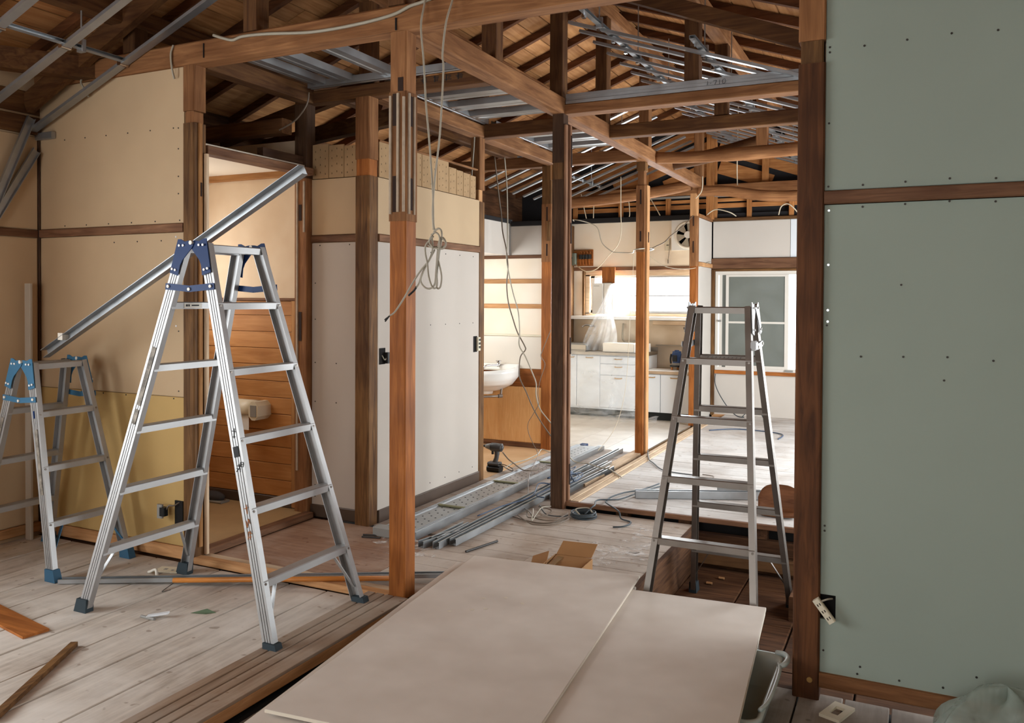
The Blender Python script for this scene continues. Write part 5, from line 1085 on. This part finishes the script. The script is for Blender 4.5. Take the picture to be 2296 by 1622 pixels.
sw = empty('wall_switch', (-2.93, YF-.02, 2.14), 'ivory wall switch beside the extractor fan', 'switch'); CB(-2.965, -2.895, YF-.032, YF-.02, 2.14, 2.275, c=.004).build('plate', M_IVORY, sw); CB(-2.945, -2.915, YF-.036, YF-.032, 2.205, 2.215).build('rocker', M_BLACK, sw)
fn = empty('extractor_fan', (-2.66, YF-.05, 2.14), 'round white extractor fan high on the kitchen wall', 'fan')
B(-2.875, -2.45, YF-.05, YF-.02, 2.14, 2.53).build('mounting_plate', M_WHITE, fn)
def ring(u, v):
    a = 2*math.pi*u; b = 2*math.pi*v; r_ = .165+.018*math.cos(b); return (-2.655+r_*math.cos(a), YF-.055+.018*math.sin(b), 2.335+r_*math.sin(a))
MB().grid(ring, 32, 8).build('ring', M_WPL, fn, smooth=True); MB().cyl((-2.655, YF-.05, 2.335), (-2.655, YF-.046, 2.335), .16, 28).build('opening', M_DARK, fn)
for k in range(6):
    a = k*math.pi/3+.3; pts = []
    for (rr, da) in ((.04, -.25), (.15, -.40), (.152, .05), (.15, .32), (.04, .3)): pts.append((2.335+rr*math.sin(a+da), -2.655+rr*math.cos(a+da)))
    MB().prism(pts, 1, YF-.062, YF-.056).build('blade', plain('fan_blade', 'a59d8e', .5), fn)
MB().cyl((-2.655, YF-.085, 2.335), (-2.655, YF-.055, 2.335), .045, 18).build('hub', M_WHITE, fn); MB().tube([(-2.90, YF-.03, 2.30), (-2.905, YF-.04, 2.15), (-2.92, YF-.04, 2.02)], .004, 5).cyl((-2.92, YF-.04, 2.02), (-2.92, YF-.04, 1.97), .008, 6).build('pull_cord', M_BRCAB, fn)

# ================================================================== HANGING CABLES
hk = empty('cable_bundle', (-2.07, 3.42, 1.8), 'grey cable knotted in loops hanging beside the grooved front post', 'cable bundle')
HA = [(-2.151, 3.47, 2.96), (-2.151, 3.45, 2.903), (-2.148, 3.42, 2.801), (-2.132, 3.42, 2.629), (-2.119, 3.42, 2.436), (-2.101, 3.42, 2.265), (-2.080, 3.42, 2.03), (-2.074, 3.42, 1.859), (-2.064, 3.42, 1.817)]
HB = [(-1.99, 3.47, 2.97), (-1.995, 3.45, 2.905), (-2.009, 3.42, 2.803), (-2.028, 3.42, 2.659), (-2.023, 3.42, 2.574), (-2.041, 3.42, 2.281), (-2.068, 3.42, 2.071), (-2.079, 3.42, 1.923), (-2.074, 3.42, 1.828)]
for pts in (HA, HB): MB().tube(pts, .0048).build('hanging_strand', M_GCAB, hk, smooth=True)
for pts in ([(-2.072, 3.42, 1.817), (-2.042, 3.418, 1.831), (-2.025, 3.416, 1.799), (-2.041, 3.414, 1.689), (-2.053, 3.414, 1.562), (-2.031, 3.41, 1.551), (-2.022, 3.41, 1.60), (-2.035, 3.41, 1.66), (-2.046, 3.41, 1.71), (-2.03, 3.41, 1.784), (-1.998, 3.405, 1.762), (-2.01, 3.402, 1.735), (-2.066, 3.402, 1.74), (-2.099, 3.41, 1.754)],
            [(-2.062, 3.40, 1.794), (-2.104, 3.40, 1.753), (-2.106, 3.40, 1.71), (-2.096, 3.40, 1.668), (-2.088, 3.40, 1.604), (-2.066, 3.40, 1.551), (-2.041, 3.40, 1.561), (-2.046, 3.40, 1.646), (-2.03, 3.40, 1.73), (-2.03, 3.40, 1.793), (-2.055, 3.395, 1.81), (-2.085, 3.40, 1.77), (-2.06, 3.395, 1.74)],
            [(-2.107, 3.43, 1.68), (-2.142, 3.43, 1.616), (-2.149, 3.43, 1.579), (-2.126, 3.43, 1.551), (-2.096, 3.43, 1.547), (-2.072, 3.43, 1.57), (-2.064, 3.43, 1.647), (-2.055, 3.43, 1.743), (-2.035, 3.425, 1.79), (-2.01, 3.425, 1.77), (-2.02, 3.425, 1.745), (-2.09, 3.43, 1.745)]):
    MB().tube(pts, .0045).build('knotted_loop', M_GCAB, hk, smooth=True)
e1 = MB().tube([(-2.084, 3.42, 1.807), (-2.079, 3.42, 1.732), (-2.101, 3.42, 1.679), (-2.141, 3.42, 1.637), (-2.191, 3.42, 1.573), (-2.242, 3.42, 1.497), (-2.294, 3.42, 1.431), (-2.325, 3.42, 1.413)], .0045).build('loose_end', M_GCAB, hk, smooth=True)
MB().cyl((-2.32, 3.42, 1.414), (-2.352, 3.42, 1.392), .0035, 6).cyl((-2.322, 3.417, 1.412), (-2.347, 3.417, 1.384), .0035, 6).build('bare_tip', M_BLACK, e1)
e2 = MB().tube([(-2.078, 3.44, 1.733), (-2.111, 3.44, 1.68), (-2.146, 3.44, 1.627), (-2.166, 3.44, 1.573), (-2.186, 3.44, 1.548)], .0045).build('loose_end', M_GCAB, hk, smooth=True)
MB().tube([(-2.18, 3.44, 1.556), (-2.196, 3.44, 1.536), (-2.226, 3.44, 1.512)], .005).build('taped_tip', M_BLACK, e2, smooth=True)
cable('pale cable drooping along the front beam', [(-3.55, 3.485, 2.965), (-3.414, 3.482, 2.92), (-3.333, 3.482, 2.929), (-3.159, 3.482, 2.92), (-2.857, 3.482, 2.889), (-2.572, 3.482, 2.889), (-2.355, 3.482, 2.906), (-2.251, 3.482, 2.934), (-2.179, 3.485, 2.945), (-2.1, 3.49, 2.965)], .009, M_GCAB)
cable('short cable end hanging over the beige wall by the front post', [(-3.86, 3.485, 2.95), (-3.875, 3.48, 2.90), (-3.873, 3.485, 2.82), (-3.87, 3.5, 2.76)], .006, M_GCAB)
cable('short cable end hanging over the beige wall near the log tie', [(-4.62, 3.49, 2.87), (-4.63, 3.47, 2.82), (-4.61, 3.48, 2.77), (-4.60, 3.5, 2.73)], .006, M_GCAB)
cable('thin cable curving across the dark roof space over the toilet', [(-3.55, 4.3, 2.83), (-3.57, 4.3, 2.75), (-3.66, 4.3, 2.66), (-3.78, 4.28, 2.60)], .005, M_BRCAB)
cable('grey cable dropping down the slim post into the closet', [(-3.285, 6.07, 2.95), (-3.29, 6.06, 2.75), (-3.31, 6.06, 2.5), (-3.32, 6.06, 2.3)], .006, M_GCAB)
cable('grey cable behind the grooved front post down to the lath boards', [(-3.245, 4.9, 2.62), (-3.244, 4.86, 2.5), (-3.246, 4.80, 2.33)], .006, M_GCAB)
W1 = [(-3.63, 7.1, 2.85), (-3.61, 7.15, 2.5), (-3.606, 7.2, 2.316), (-3.59, 7.2, 2.144), (-3.551, 7.2, 1.971), (-3.531, 7.2, 1.799), (-3.544, 7.2, 1.628), (-3.524, 7.2, 1.456), (-3.476, 7.2, 1.307), (-3.428, 7.2, 1.179), (-3.352, 7.2, 1.053), (-3.342, 7.2, 1.011), (-3.393, 7.2, .945), (-3.407, 7.2, .817), (-3.397, 7.2, .732), (-3.33, 7.2, .607), (-3.259, 7.2, .462), (-3.18, 7.2, .34), (-3.05, 7.2, .18), (-2.95, 7.2, .06)]
W2 = [(-3.55, 7.15, 2.85), (-3.54, 7.18, 2.6), (-3.539, 7.2, 2.313), (-3.537, 7.2, 2.056), (-3.546, 7.2, 1.885), (-3.511, 7.19, 1.713), (-3.468, 7.19, 1.542), (-3.415, 7.19, 1.372), (-3.399, 7.19, 1.18), (-3.403, 7.19, 1.052), (-3.332, 7.18, .948), (-3.261, 7.18, .802), (-3.219, 7.18, .698), (-3.218, 7.18, .592), (-3.181, 7.18, .467), (-3.097, 7.18, .367), (-2.95, 7.18, .22)]
cable('grey cable with a kink hanging before the wash basin', W1, .0065, M_BRCAB); cable('pale cable hanging from roof to floor before the washroom wall', W2, .0065, M_GCAB)
cable('thin brown wire winding down beside the washroom post to the floor', [(-3.037, 7.1, 1.212), (-3.117, 7.1, 1.023), (-3.135, 7.1, .96), (-3.094, 7.1, .887), (-3.138, 7.1, .752), (-3.165, 7.1, .626), (-3.155, 7.1, .522), (-3.214, 7.1, .414), (-3.264, 7.1, .327), (-3.259, 7.1, .243), (-3.212, 7.1, .142), (-3.14, 7.05, .06), (-3.0, 6.66, .045), (-2.9, 6.36, .045), (-2.784, 6.07, .04), (-2.6, 5.66, -.01)], .0035, M_BRCAB)
cable('cable sagging from the kitchen corner to the orange-brown post', [(-4.2, 10.6, 2.56), (-3.764, 9.5, 2.47), (-3.573, 9.5, 2.422), (-3.458, 9.5, 2.353), (-3.4, 9.5, 2.175), (-3.287, 9.5, 2.076), (-3.231, 9.5, 2.059), (-2.993, 9.4, 2.044), (-2.46, 7.8, 1.98), (-2.36, 7.8, 1.99)], .006, M_GCAB)
cable('long cable dropping from the roof to the fuse board', [(-3.27, 9.8, 3.0), (-3.267, 9.8, 2.546), (-3.26, 9.8, 2.327), (-3.305, 9.8, 2.164), (-3.448, 9.85, 2.029), (-3.593, 9.9, 1.893), (-3.75, 10.0, 1.85), (-3.95, 10.3, 1.88), (-4.18, 10.6, 1.97)], .006, M_WCAB)
cable('dark cable slanting from the kitchen post up to the fan post', [(-2.34, 7.9, 2.0), (-2.5, 8.6, 2.03), (-2.836, 9.5, 2.072), (-2.74, 9.5, 2.117), (-2.634, 9.5, 2.166), (-2.555, 9.5, 2.242), (-2.452, 9.6, 2.345), (-2.4, 9.9, 2.5)], .006, M_BRCAB)
cable('pale cable sagging across the kitchen window to the side wall', [(-2.912, 9.7, 2.058), (-2.796, 9.7, 1.96), (-2.633, 9.7, 1.878), (-2.42, 9.75, 1.86), (-2.36, 10.1, 1.90), (-2.345, 10.6, 1.98)], .004, M_WCAB)
cable('thin wire hanging behind the orange-brown post down to the floor studs', [(-2.62, 8.3, 2.0), (-2.66, 8.3, 1.3), (-2.70, 8.3, .6), (-2.74, 8.1, .2), (-2.75, 7.6, .03)], .0025, M_WCAB)
for lab_, pts in (('first loft cable looping down from the kitchen roof', [(-4.10, 10.6, 2.925), (-4.052, 10.6, 2.712), (-4.02, 10.6, 2.59)]), ('loft cable running level below the kitchen tie beam', [(-3.92, 10.6, 2.59), (-3.906, 10.6, 2.826), (-3.83, 10.6, 2.864), (-3.487, 10.6, 2.883), (-3.2, 10.6, 2.875)]), ('short loft cable in the middle above the kitchen wall', [(-3.46, 10.6, 2.87), (-3.424, 10.6, 2.774), (-3.411, 10.6, 2.626), (-3.42, 10.6, 2.59)]), ('loft cable curving down next to the orange-brown post', [(-3.152, 10.6, 2.85), (-3.061, 10.6, 2.699), (-3.0, 10.6, 2.59)]),
                  ('loft cable lying on the rail above the far window', [(-2.371, 10.5, 2.564), (-2.26, 10.5, 2.627), (-2.094, 10.5, 2.587), (-2.029, 10.6, 2.545)]), ('arched loft cable above the far window', [(-1.518, 10.6, 2.54), (-1.483, 10.55, 2.632), (-1.416, 10.55, 2.666), (-1.354, 10.55, 2.631), (-1.287, 10.6, 2.55)]), ('thin loft cable hanging from the rafters behind the crooked log', [(-1.90, 10.0, 3.80), (-1.905, 10.0, 3.4), (-1.908, 10.0, 3.10), (-1.917, 10.05, 3.01), (-1.922, 10.1, 2.86)]), ('cable wrapped round the end of the long pale beam', [(-2.28, 9.85, 2.955), (-2.28, 9.85, 2.83), (-2.30, 9.85, 2.76), (-2.36, 9.86, 2.70)])):
    cable(lab_, pts, .007, M_WCAB, 'loft cables')
